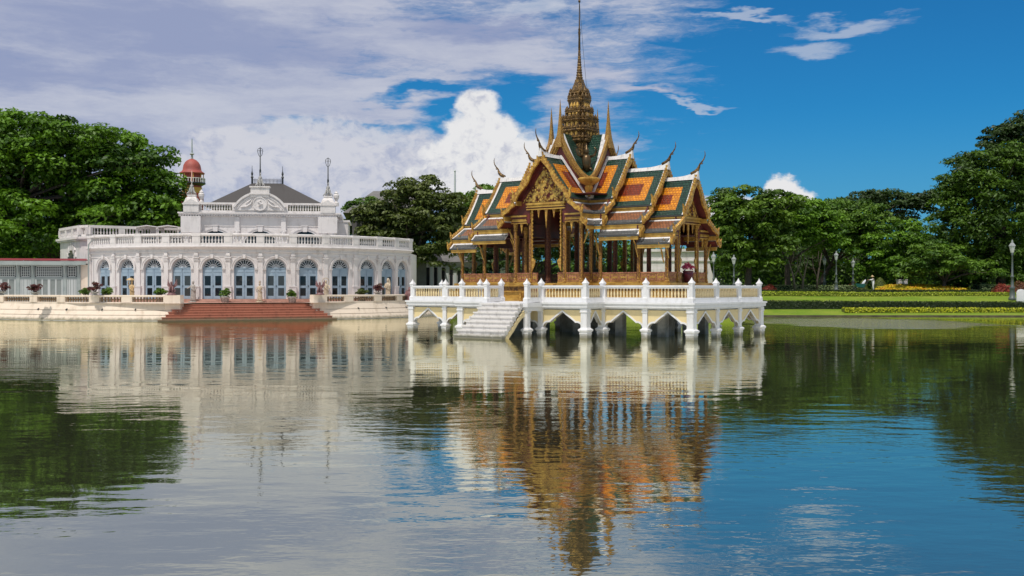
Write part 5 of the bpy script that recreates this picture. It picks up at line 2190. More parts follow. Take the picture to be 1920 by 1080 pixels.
for j in range(25):
    t = PI * j / 24
    mb.bar((.5 * math.cos(t), .3, .77 + .5 * math.sin(t)), (1.70 * math.cos(t), .3, .77 + 1.70 * math.sin(t)), .045, .06)
mb.strip([(1.62 * c, .77 + 1.62 * s) for c, s in arc], [(1.76 * c, .77 + 1.76 * s) for c, s in arc], fy, .22, .34)
mb.strip([(.45 * c, .77 + .45 * s) for c, s in arc], [(.55 * c, .77 + .55 * s) for c, s in arc], fy, .22, .34)
mb.build('fan_lattice', M['leadwhite'], GH)
# ================================================================ leaves, trees, hedges
def leafmesh(name, P, Nrm, size, material, tone, rng, aspect=.5, fold=True):
    """many leaf-sized faces: positions P (n,3), facing Nrm (n,3)"""
    n = len(P)
    Nrm = Nrm / (np.linalg.norm(Nrm, axis=1, keepdims=True) + 1e-9)
    r = rng.normal(size=(n, 3))
    T = np.cross(Nrm, r)
    T /= (np.linalg.norm(T, axis=1, keepdims=True) + 1e-9)
    B = np.cross(Nrm, T)
    s = (size * rng.uniform(.65, 1.35, n))[:, None]
    a = T * s * .5
    b = B * s * .5 * aspect
    dn = -Nrm * s * .12
    V = np.stack([P - a + dn, P - b, P + a + dn, P + b], axis=1).reshape(-1, 3)
    me = bpy.data.meshes.new(name)
    me.vertices.add(4 * n)
    me.vertices.foreach_set('co', V.astype(np.float32).ravel())
    me.loops.add(4 * n)
    me.loops.foreach_set('vertex_index', np.arange(4 * n, dtype=np.int32))
    me.polygons.add(n)
    me.polygons.foreach_set('loop_start', np.arange(0, 4 * n, 4, dtype=np.int32))
    me.polygons.foreach_set('loop_total', np.full(n, 4, dtype=np.int32))
    me.materials.append(material)
    at_ = me.attributes.new('tone', 'FLOAT', 'POINT')
    at_.data.foreach_set('value', np.repeat(np.clip(tone, 0, 1), 4).astype(np.float32))
    me.update()
    me.validate()
    return me


def clump_leaves(C, R, per, rng, top=.75, shell=.5):
    """leaves in flattened clumps C (k,3), radii R (k,3), thicker on their upper sides"""
    k = len(C)
    d = rng.normal(size=(k, per, 3))
    d /= np.linalg.norm(d, axis=2, keepdims=True)
    d[..., 2] = np.where((d[..., 2] < 0) & (rng.random((k, per)) < top), -d[..., 2], d[..., 2])
    rad = shell + (1.05 - shell) * rng.random((k, per, 1)) ** .7
    P = C[:, None, :] + d * rad * R[:, None, :]
    nr = d * .7 + np.array([0, 0, .75]) + rng.normal(size=d.shape) * .45
    tone = np.repeat(rng.random((k, 1)) * .72, per, 1) + rng.random((k, per)) * .32
    return P.reshape(-1, 3), nr.reshape(-1, 3), tone.ravel()


def crown_data(ells, rng, crad, nper, leaf_per, flat=.6, low=-.55, inner=.25):
    """ells: (cx, cy, cz, rx, ry, rz, nclumps)"""
    Cs, Rs = [], []
    for cx, cy, cz, rx, ry, rz, k in ells:
        d = rng.normal(size=(k * 3, 3))
        d /= np.linalg.norm(d, axis=1, keepdims=True)
        d = d[d[:, 2] > low][:k]
        rad = np.where(rng.random(len(d)) < inner, rng.uniform(.25, .7, len(d)), rng.uniform(.72, 1.12, len(d)))[:, None]
        Cs.append(np.array([cx, cy, cz]) + d * rad * np.array([rx, ry, rz]))
        q = crad * rng.uniform(.65, 1.35, len(d))
        Rs.append(np.stack([q, q, q * flat], 1))
    C, R = np.concatenate(Cs), np.concatenate(Rs)
    P, nr, tone = clump_leaves(C, R, leaf_per, rng)
    return C, P, nr, tone


def tree(name, base, ells, crad, leaf_per, leaf, material, label, trunk=.35, bark='bark', flat=.5, low=-.55, seed=1, group=None, forks=7, aspect=.5, cat='tree', inner=.25, lean=0.0, droop=0):
    """ells in metres relative to base; trunk tapers up and forks into limbs that reach the clumps"""
    rng = np.random.default_rng(seed)
    t = empty(name, base, 0, label, cat, group)
    C, P, nr, tone = crown_data(ells, rng, crad, None, leaf_per, flat, low, inner)
    if droop:
        # hanging sprays below the clumps
        idx = rng.choice(len(C), min(len(C), droop))
        st, sn_, tn = [], [], []
        for i in idx:
            ln = rng.uniform(1.0, 3.2)
            m = int(26 * ln)
            f = rng.random(m)
            dirx = rng.normal(size=2) * .35
            q = C[i] + np.stack([dirx[0] * f * ln * .6 + rng.normal(size=m) * .14, dirx[1] * f * ln * .6 + rng.normal(size=m) * .14, -f ** 1.2 * ln], 1)
            st.append(q)
            sn_.append(np.stack([rng.normal(size=m) * .6, rng.normal(size=m) * .6 - .3, np.full(m, .7)], 1))
            tn.append(rng.random(m) * .4 + rng.random() * .6)
        P, nr, tone = np.concatenate([P] + st), np.concatenate([nr] + sn_), np.concatenate([tone] + tn)
    me = leafmesh('crown', P, nr, leaf, material, tone, rng, aspect)
    link(bpy.data.objects.new('crown', me), t)
    mb = MB()
    cx = np.mean([e[0] for e in ells])
    cy = np.mean([e[1] for e in ells])
    cz = np.mean([e[2] for e in ells])
    fork = max(1.2, cz * .42)
    top = Vector((cx * .35 + lean, cy * .35, fork))
    mb.tube([(0, 0, -.3), (0, 0, .25), (cx * .1 + lean * .4, cy * .1, fork * .5), top], [trunk * 1.5, trunk * 1.08, trunk * .9, trunk * .75], 9)
    pick = rng.choice(len(C), min(forks * 3, len(C)), replace=False)
    for j, i in enumerate(pick):
        e = Vector(C[i])
        if j < forks:
            mid = top.lerp(e, .5) + Vector((rng.normal() * .3, rng.normal() * .3, .35))
            mb.tube([top - Vector((0, 0, .2)), top.lerp(mid, .6) + Vector((0, 0, .1)), mid, e], [trunk * .55, trunk * .38, trunk * .26, trunk * .06], 6)
            roots = mid
        else:
            mb.tube([roots, roots.lerp(e, .5) + Vector((0, 0, .3)), e], [trunk * .22, trunk * .13, trunk * .03], 5)
    mb.build('trunk', M[bark], t, True)
    return t


def E_(px, py, Y, rx, ry, k, base, ryd=None):
    """crown lobe from photo place and half sizes (pixels) at distance Y, relative to base"""
    c = at(px, py, Y)
    s = Y / FPX
    return (c.x - base[0], c.y - base[1], c.z - base[2], rx * s, (ryd if ryd else rx) * s, ry * s, k)


def gtree(name, px, Y, z0, lobes, crad, per, leaf, m, label, **kw):
    b = at(px, 540, Y)
    base = (b.x, Y, z0)
    ells = [E_(l[0], l[1], Y + (l[5] if len(l) > 5 else 0), l[2], l[3], l[4], base) for l in lobes]
    return tree(name, base, ells, crad, per, leaf, M[m], label, **kw)


gtree('spreading_tree', 90, 122, 1.4,
      [(60, 320, 110, 95, 95), (150, 290, 110, 65, 70), (20, 270, 90, 50, 50), (230, 330, 90, 70, 70), (285, 395, 62, 62, 48), (120, 420, 150, 70, 70), (-60, 330, 110, 110, 70), (210, 420, 110, 50, 45), (20, 450, 100, 50, 40), (320, 425, 26, 40, 14)],
      1.75, 130, .60, 'lf_big', 'huge dark green spreading tree behind the lattice gallery', trunk=1.0, seed=11, forks=11, low=-.8)
gtree('spreading_tree', 40, 132, 1.4, [(40, 420, 120, 80, 50), (150, 440, 130, 60, 50), (-60, 420, 100, 90, 40), (260, 450, 90, 50, 36)], 1.6, 110, .6, 'lf_dark',
      'shaded lower tree filling the gap under the huge spreading tree', trunk=.6, seed=12, low=-.9)
gtree('round_tree', 775, 128, 1.5,
      [(770, 400, 62, 60, 70), (790, 360, 42, 28, 34), (735, 430, 60, 55, 46), (830, 440, 48, 60, 46), (790, 470, 66, 45, 40), (840, 390, 30, 40, 22), (700, 420, 36, 40, 26)],
      1.1, 95, .50, 'lf_olive', 'round olive green tree with airy top between hall and pavilion', trunk=.45, seed=21, low=-.75, inner=.3)
gtree('round_tree', 684, 133, 1.5, [(690, 400, 36, 32, 34), (672, 420, 26, 30, 20), (712, 425, 30, 36, 20)], 1.0, 95, .5, 'lf_mid',
      'small bushy tree overlapping the grey roof of the hall', trunk=.3, seed=22, low=-.8)
gtree('round_tree', 880, 150, 1.5, [(870, 410, 46, 42, 40), (905, 390, 34, 34, 30), (880, 455, 60, 50, 40), (935, 440, 50, 60, 34), (912, 362, 16, 14, 10)], 1.3, 95, .55, 'lf_mid',
      'green tree seen just over the lower roof of the pavilion', trunk=.4, seed=23, low=-.85)
gtree('round_tree', 1000, 140, 1.6, [(960, 455, 60, 50, 40), (1030, 450, 60, 50, 40), (1090, 470, 50, 45, 34), (1000, 495, 80, 30, 30), (900, 500, 50, 26, 24)], 1.1, 95, .5, 'lf_dark',
      'dark leafy tree seen through the front doorway of the pavilion', trunk=.4, seed=24, low=-.9)
gtree('round_tree', 1150, 150, 2.0, [(1140, 480, 34, 50, 26), (1215, 495, 30, 40, 14), (1180, 510, 40, 18, 16)], 1.1, 80, .5, 'lf_mid',
      'thin green tree seen through the side bays of the pavilion', trunk=.4, seed=25, low=-.9, inner=.5)
gtree('broad_tree', 1402, 126, 2.4,
      [(1400, 430, 62, 55, 70), (1395, 385, 55, 32, 44), (1440, 395, 50, 34, 38), (1370, 455, 40, 50, 34), (1440, 450, 50, 45, 36), (1400, 485, 55, 30, 30), (1350, 420, 18, 40, 12), (1485, 385, 24, 16, 14)],
      1.15, 105, .52, 'lf_deep', 'broad green tree at the corner of the terrace with a dark trunk', trunk=.42, seed=31, low=-.75)
gtree('broad_tree', 1478, 133, 2.5,
      [(1500, 410, 55, 32, 44), (1470, 435, 52, 36, 40), (1545, 420, 40, 36, 32), (1520, 450, 60, 30, 34), (1450, 410, 40, 26, 24)],
      1.1, 100, .5, 'lf_bright', 'leaning tree with a bare dark trunk behind the red shrub', trunk=.38, seed=32, low=-.5, lean=-.6)
gtree('broad_tree', 1538, 140, 2.6,
      [(1590, 430, 55, 48, 48), (1560, 400, 46, 30, 34), (1620, 460, 50, 40, 36), (1560, 460, 50, 36, 30), (1640, 420, 30, 34, 18)],
      1.2, 100, .5, 'lf_mid', 'mid green tree behind the row of garden lamps', trunk=.36, seed=33, low=-.6)
gtree('bushy_tree', 1690, 136, 2.6,
      [(1680, 460, 52, 40, 44), (1640, 490, 50, 30, 30), (1720, 480, 50, 40, 34), (1670, 500, 60, 24, 26), (1735, 440, 32, 30, 18)],
      1.05, 100, .46, 'lf_bright', 'bright bushy tree behind the yellow flower bed', trunk=.3, seed=34, low=-.9)
gtree('umbrella_tree', 1668, 165, 2.6,
      [(1650, 385, 70, 22, 46), (1600, 392, 46, 18, 24), (1700, 390, 50, 26, 34), (1735, 378, 40, 20, 22), (1660, 430, 60, 30, 26)],
      1.5, 95, .55, 'lf_dark', 'flat topped dark tree standing above the other garden trees', trunk=.55, seed=35, low=-.3, flat=.42)
gtree('weeping_tree', 1880, 131, 2.5,
      [(1850, 400, 76, 80, 90), (1890, 340, 70, 56, 56), (1815, 340, 42, 42, 36), (1800, 440, 46, 66, 44), (1930, 420, 90, 100, 60), (1790, 370, 26, 44, 20), (1880, 480, 60, 36, 30), (1830, 305, 26, 20, 14), (1900, 300, 40, 26, 20), (1800, 500, 50, 30, 30), (1880, 510, 60, 24, 30)],
      1.35, 110, .50, 'lf_weep', 'huge drooping dark green tree behind the tall garden lamp', trunk=.75, seed=41, low=-.9, droop=170, aspect=.4)
gtree('tall_tree', 1925, 148, 2.5, [(1890, 262, 44, 34, 34), (1930, 270, 60, 50, 40), (1860, 285, 24, 18, 14), (1910, 240, 34, 22, 20), (1940, 330, 70, 70, 30)],
      1.1, 90, .5, 'lf_dark', 'dark airy tree rising above the huge drooping tree', trunk=.6, seed=42, low=-.8)
gtree('bushy_tree', 1770, 128, 2.4, [(1750, 485, 40, 30, 30), (1790, 495, 46, 28, 28), (1830, 505, 50, 22, 22), (1720, 505, 40, 18, 18)], .9, 95, .42, 'lf_mid',
      'low leafy tree at the foot of the huge drooping tree', trunk=.25, seed=43, low=-.95)
gtree('broad_tree', 1590, 158, 2.6, [(1470, 480, 70, 34, 34), (1560, 490, 70, 30, 34), (1640, 490, 60, 30, 30), (1400, 490, 60, 30, 26), (1720, 470, 60, 40, 30)], 1.3, 100, .5, 'lf_dark',
      'shaded tree deep in the garden behind the lamps', trunk=.4, seed=44, low=-.95)
# slim bare stems under the garden trees
for i, (px, Y, h, ln, lb) in enumerate(((1491, 130, 5.0, -1.2, 'thin pale bare trunk forking beside the leaning tree'), (1504, 131, 4.4, .9, 'thin grey bare trunk bending away from the leaning tree'), (1531, 129, 4.6, .7, 'slim dark bare trunk behind the clipped hedge'))):
    b = at(px, 540, Y)
    mb = MB()
    mb.tube([(0, 0, -.2), (ln * .15, 0, h * .3), (ln * .5, .1, h * .6), (ln, .2, h)], [.17, .13, .10, .04], 7)
    mb.tube([(ln * .15, 0, h * .3), (-ln * .5, .2, h * .62), (-ln * .7, .1, h * .95)], [.10, .07, .02], 6)
    mb.tube([(ln * .5, .1, h * .6), (ln * .2, -.2, h * .85), (ln * .3, -.2, h * 1.05)], [.07, .05, .02], 6)
    o = mb.build('bare_tree', M['palebark' if i < 2 else 'bark'], None, True)
    o.location = (b.x, Y, 2.45)
    tag(o, lb, 'tree')


def treeline():
    """far wood that closes the view beyond the park"""
    rng = np.random.default_rng(5)
    Cs, Rs = [], []
    for i in range(1300):
        a = rng.uniform(-.62, .62)
        Y = rng.uniform(170, 200)
        lim = 3.6 if -.30 < a < .09 else 7.5
        Cs.append((math.tan(a) * Y, Y, 2.2 + rng.random() ** .8 * lim))
        q = rng.uniform(1.4, 2.6)
        Rs.append((q * 1.3, q * 1.3, q))
    P, nr, tone = clump_leaves(np.array(Cs), np.array(Rs), 55, rng)
    me = leafmesh('distant_woods', P, nr, .85, M['lf_mid'], tone, rng)
    o = bpy.data.objects.new('distant_woods', me)
    COL.objects.link(o)
    tag(o, kind='stuff')


treeline()


def box_leaves(pts, w, h, dens, rng, round_=.0):
    """leaf positions over a hedge run: polyline pts [(x, y, z)], width w, height h"""
    P, Nn = [], []
    for a, b in zip(pts[:-1], pts[1:]):
        a, b = np.array(a), np.array(b)
        L_ = np.linalg.norm(b - a)
        d = (b - a) / L_
        n = np.array([d[1], -d[0], 0])
        m = int(L_ * (w + 1.6 * h) * dens)
        s = rng.random(m) * L_
        which = rng.random(m)
        tf = w / (w + 1.6 * h)
        u = rng.uniform(-.5, .5, m) * w
        z = np.full(m, h)
        nn = np.tile(np.array([0, 0, 1.0]), (m, 1))
        side = which > tf
        sg_ = np.where(rng.random(m) < .8, 1, -1)
        u = np.where(side, sg_ * w / 2, u)
        z = np.where(side, rng.random(m) * h, z)
        nn[side] = n[None] * sg_[side][:, None]
        if round_:
            z = np.where(side, z, h * (1 - round_ * (2 * u / w) ** 2))
        P.append(a + d * s[:, None] + n * u[:, None] + np.stack([rng.normal(size=m) * .03, rng.normal(size=m) * .03, z + rng.normal(size=m) * .035], 1))
        Nn.append(nn + rng.normal(size=(m, 3)) * .55 + np.array([0, 0, .25]))
    return np.concatenate(P), np.concatenate(Nn)


def hedge(label, pts, w, h, m, core, leaf=.16, dens=60, seed=0, name='hedge', round_=0.0, cat='hedge', cfrac=.9):
    rng = np.random.default_rng(seed)
    P, Nn = box_leaves(pts, w, h, dens, rng, round_)
    tone = np.clip(rng.random(len(P)) * .75 + .25 * np.sin(P[:, 0] * 1.3 + P[:, 1]) * .5 + .12, 0, 1)
    o = bpy.data.objects.new(name, leafmesh(name, P, Nn, leaf, M[m], tone, rng, .6))
    COL.objects.link(o)
    tag(o, label, cat)
    mb = MB()
    for a, b in zip(pts[:-1], pts[1:]):
        a, b = Vector(a), Vector(b)
        d = (b - a).normalized()
        n = Vector((d.y, -d.x, 0))
        q = w / 2 * cfrac
        vs = [p + n * t + Vector((0, 0, zz)) for zz in (-.3, h * cfrac) for p, t in ((a, -q), (a, q), (b, q), (b, -q))]
        mb.add(vs, [(3, 2, 1, 0), (4, 5, 6, 7), (0, 1, 5, 4), (1, 2, 6, 5), (2, 3, 7, 6), (3, 0, 4, 7)])
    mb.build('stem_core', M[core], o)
    return o


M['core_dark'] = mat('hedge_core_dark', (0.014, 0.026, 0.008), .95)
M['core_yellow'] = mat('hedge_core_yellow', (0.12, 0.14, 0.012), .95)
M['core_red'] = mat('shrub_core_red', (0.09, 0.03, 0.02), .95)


def line(x0, y0, x1, y1, n=8, dz=0.0, wob=0.0):
    out = []
    for i in range(n + 1):
        f = i / n
        X, Y = x0 + (x1 - x0) * f, y0 + (y1 - y0) * f + wob * math.sin(f * PI * 3)
        out.append((X, Y, gz(Y) + dz))
    return out


hedge('long dark clipped hedge on the bank above the lake', line(23, 110.1, 62, 109.5), 1.0, .70, 'lf_hedge', 'core_dark', .15, 70, 1)
hedge('yellow green flowering hedge strip lowest on the bank near the water', line(33.4, 107.6, 62, 107.2, 10), 1.3, .42, 'lf_yellow', 'core_yellow', .17, 80, 2, round_=.4)
hedge('lime green hedge strip across the upper lawn', line(22, 117.6, 56, 116.6, 9, 0, .25), .9, .38, 'lf_lime', 'core_yellow', .16, 80, 3)
hedge('thin dark hedge line in front of the flower bed', line(24, 122.0, 56, 121.5), .7, .34, 'lf_hedge', 'core_dark', .15, 70, 4)
hedge('pale variegated hedge behind the gardener', line(29, 131.5, 43, 132.0), 1.2, .55, 'lf_pale', 'core_dark', .18, 70, 5)
hedge('dark clipped hedge beyond the flower bed', line(55.5, 127, 60.5, 126.6, 4), 1.0, .75, 'lf_pale', 'core_dark', .18, 60, 6)
M['core_mid'] = mat('hedge_core_mid', (0.016, 0.036, 0.010), .95)
hedge('tall dark green boundary hedge closing the garden behind the trees', [(-12, 163, 1.5), (10, 163, 2.2), (30, 160, 2.5), (55, 158, 2.6), (95, 152, 2.6)], 3.0, 4.2, 'lf_mid', 'core_mid', .55, 7, 8)
hedge('low dark hedge at the edge of the wood', line(27, 136, 44, 137), 1.0, .6, 'lf_hedge', 'core_dark', .2, 55, 7)
# flower bed: mounded carpet of yellow blossom
rng = np.random.default_rng(9)
Pm, Nm = [], []
m = 9000
u, v = rng.uniform(-1, 1, m), rng.uniform(-1, 1, m)
keep = (np.abs(u) ** 3 + v ** 2) < 1
u, v = u[keep], v[keep]
X, Y = 49.1 + u * 5.6, 127.6 + v * 3.0
Z = np.array([gz(y) for y in Y]) + .12 + .55 * np.clip((v + 1) / 2, 0, 1) * (1 - np.abs(u) ** 4) + .07 * np.sin(X * 3 + Y * 2) + rng.normal(size=len(u)) * .05
P = np.stack([X, Y, Z], 1)
tone = np.clip(.45 + .35 * np.sin(X * 1.7 + 2 * np.sin(Y * 1.1)) + rng.normal(size=len(u)) * .18, 0, 1)
o = bpy.data.objects.new('flower_bed', leafmesh('flower_bed', P, np.tile([0, -.3, 1.0], (len(P), 1)) + rng.normal(size=(len(P), 3)) * .4, .24, M['lf_flower'], tone, rng, .8))
COL.objects.link(o)
tag(o, 'mounded bed of yellow and orange flowers on the lawn', 'flower bed')


def shrub(px, py, Y, rx, rz, m, label, core='core_dark', leaf=.17, n=900, seed=0, name='shrub', cat='shrub', point=False, group=None, z=None):
    """rounded bush: base centre where the ground is; sizes in metres"""
    rng = np.random.default_rng(seed)
    c = at(px, py, Y)
    zb = gz(Y) if z is None else z
    d = rng.normal(size=(n, 3))
    d /= np.linalg.norm(d, axis=1, keepdims=True)
    d[:, 2] = np.abs(d[:, 2])
    if point:
        f = d[:, 2:3]
        pr = np.sqrt(np.clip(1 - f, 0, 1)) * (1 - .15 * f)
        h2 = d[:, :2] / (np.linalg.norm(d[:, :2], axis=1, keepdims=True) + 1e-6)
        P = np.concatenate([h2 * pr * rx, f * rz], 1)
        Nn = np.concatenate([h2, np.full((n, 1), .6)], 1) + rng.normal(size=(n, 3)) * .3
    else:
        lob = 1 + .18 * np.sin(d[:, 0:1] * 5 + seed) * np.cos(d[:, 1:2] * 4)
        P = d * np.array([rx, rx, rz]) * lob * (.82 + .25 * rng.random((n, 1)))
        Nn = d + rng.normal(size=(n, 3)) * .5 + np.array([0, 0, .3])
    P = P + np.array([0, 0, .04])
    o = bpy.data.objects.new(name, leafmesh(name, P, Nn, leaf, M[m], rng.random(n) * .9, rng, .6))
    COL.objects.link(o)
    o.location = (c.x, Y, zb)
    tag(o, label, cat, group)
    mb = MB()
    if point:
        mb.lathe([(rx * .9, 0), (rx * .82, rz * .2), (rx * .62, rz * .5), (rx * .3, rz * .8), (.02, rz * .93)], 10)
    else:
        mb.lathe([(rx * .6, 0), (rx * .75, rz * .3), (rx * .55, rz * .65), (.05, rz * .82)], 9)
    mb.build('stem_core', M[core], o)
    return o


shrub(1443, 540, 124, .85, .75, 'lf_red', 'red leaved shrub beside the corner of the white terrace', 'core_red', seed=1)
shrub(1600, 530, 133, .95, .80, 'lf_red', 'red leaved shrub beside the smaller pointed topiary', 'core_red', seed=2)
shrub(1882, 530, 118, 1.25, 1.1, 'lf_red', 'bright red shrub at the foot of the tall garden lamp', 'core_red', seed=3, n=1400)
shrub(1916, 530, 121, 1.1, 1.3, 'lf_rust', 'rusty brown shrub behind the white stone marker', 'core_red', seed=4, n=1200)
shrub(1618, 533, 130, .68, 1.2, 'lf_topiary', 'smaller pointed topiary bush beside the gardener', leaf=.11, n=1600, seed=5, name='topiary_bush', cat='topiary', point=True)
shrub(1650, 533, 131, 1.05, 1.5, 'lf_topiary', 'larger pointed topiary bush behind the gardener', leaf=.11, n=2200, seed=6, name='topiary_bush', cat='topiary', point=True)
shrub(1675, 530, 135, .8, .8, 'lf_rust', 'rusty shrub between topiary and white box', 'core_red', seed=7)
shrub(1708, 530, 135, .7, .7, 'lf_rust', 'small pinkish shrub beside the white box', 'core_red', seed=8)
shrub(1762, 530, 134, .8, .7, 'lf_olive', 'small olive shrub behind the flower bed', seed=9)
shrub(1798, 530, 132, 1.1, 1.0, 'lf_rust', 'round brown green shrub behind the end of the flower bed', seed=10)
shrub(1838, 530, 130, 1.3, 1.0, 'lf_pale', 'pale speckled shrub beside the hedge beyond the flower bed', seed=11)
for i, (px, Y, rx, rz) in enumerate(((1352, 100.0 + 18, 1.3, 1.5), (1385, 119, 1.2, 1.2))):
    shrub(px, 530, Y, rx, rz, 'lf_white', ['dark shrub with white blossom behind the terrace corner, taller and closer to the pavilion', 'dark shrub with white blossom under the broad green tree'][i], seed=20 + i, n=1500, leaf=.15)
mb = MB()
mb.lathe([(.0, 0), (.42, 0), (.46, .4), (.3, .85), (.0, 1.0)], 8)
st_m = mb.mesh('painted_stone', M['plaster2'])
for px, lb in ((1397, 'pale upright stone beside the trunk of the broad tree, closer to the pavilion'), (1413, 'pale upright stone on the garden side of the broad tree trunk')):
    b = at(px, 540, 122)
    o = put('painted_stone', st_m, (b.x, 122, gz(122) - .1))
    tag(o, lb, 'stone', 'pale stones by the broad tree')

# ================================================================ garden lamps, box, marker
def lamp(px, ytop, Y, label, scale=None, tall=False):
    b = at(px, 540, Y)
    z0 = gz(Y) if b.x > 15 else 1.5
    top = EYE + (540 - ytop) / FPX * Y
    H = top - z0
    o = empty('garden_lamp', (b.x, Y, z0 - .02), 0, label, 'lamp', 'garden lamps')
    k = H / 5.0 if tall else 1.0
    hp_ = H - 1.05 * k
    mb = MB()
    mb.lathe([(.30 * k, 0), (.30 * k, .25 * k), (.22 * k, .32 * k), (.20 * k, 1.0 * k), (.24 * k, 1.05 * k), (.12 * k, 1.2 * k), (.10 * k, 1.9 * k), (.15 * k, 1.95 * k), (.15 * k, 2.02 * k), (.085 * k, 2.1 * k), (.065 * k, hp_ - .25 * k), (.11 * k, hp_ - .2 * k), (.06 * k, hp_ - .12 * k), (.12 * k, hp_)], 10)
    mb.build('post', M['lamppost'], o, True)
    mb = MB()
    mb.lathe([(.13 * k, hp_), (.25 * k, hp_ + .50 * k), (.25 * k, hp_ + .52 * k)], 6)
    mb.build('lantern', M['lampglass'], o)
    mb = MB()
    mb.lathe([(.30 * k, hp_ + .52 * k), (.29 * k, hp_ + .56 * k), (.16 * k, hp_ + .74 * k), (.07 * k, hp_ + .82 * k), (.09 * k, hp_ + .88 * k), (.02 * k, hp_ + 1.05 * k)], 6)
    mb.build('lantern_cap', M['lampcap'], o)
    return o


lamp(1898, 449, 112.5, 'tall ornate grey lamp post standing beside the red shrub', tall=True)
lamp(1568, 470, 126, 'lamp post under the mid green tree, tallest of the garden lamps by the wood')
lamp(1599.5, 484, 132.5, 'slim lamp post behind the red shrub and smaller topiary')
lamp(1698.5, 489, 133, 'slim lamp post standing behind the white box')
lamp(1546, 480, 136, 'small lamp half hidden in leaves between two dark trunks')
lamp(1338, 472, 116, 'lamp post beside the cream gatehouse and white blossom')
lamp(1376, 477, 119, 'shaded lamp post under the broad green tree')
b = at(1691, 540, 131)
mb = MB()
mb.box(-.58, -.3, 0, .58, .3, 1.22)
mb.box(-.62, -.34, 1.20, .62, .34, 1.30)
o = mb.build('white_box', M['plaster'])
o.location = (b.x, 131, gz(131))
tag(o, 'white boxy cabinet at the back of the flower bed', 'cabinet')
b = at(1914.5, 540, 111)
mb = MB()
pr = [(-.46, 0), (.46, 0), (.46, 1.0), (.40, 1.25), (.25, 1.42), (0, 1.48), (-.25, 1.42), (-.40, 1.25), (-.46, 1.0)]
mb.slab(pr, lambda a, b_, t: (a, t, b_), -.12, .12)
mb.slab([(a * .82, .1 + c * .86) for a, c in pr], lambda a, b_, t: (a, t, b_), -.14, -.115)
o = mb.build('stone_marker', M['white'])
o.location = (b.x, 111, gz(111) - .05)
tag(o, 'white round topped stone marker on the lawn beyond the tall lamp', 'marker')
b = at(1882, 540, 113)

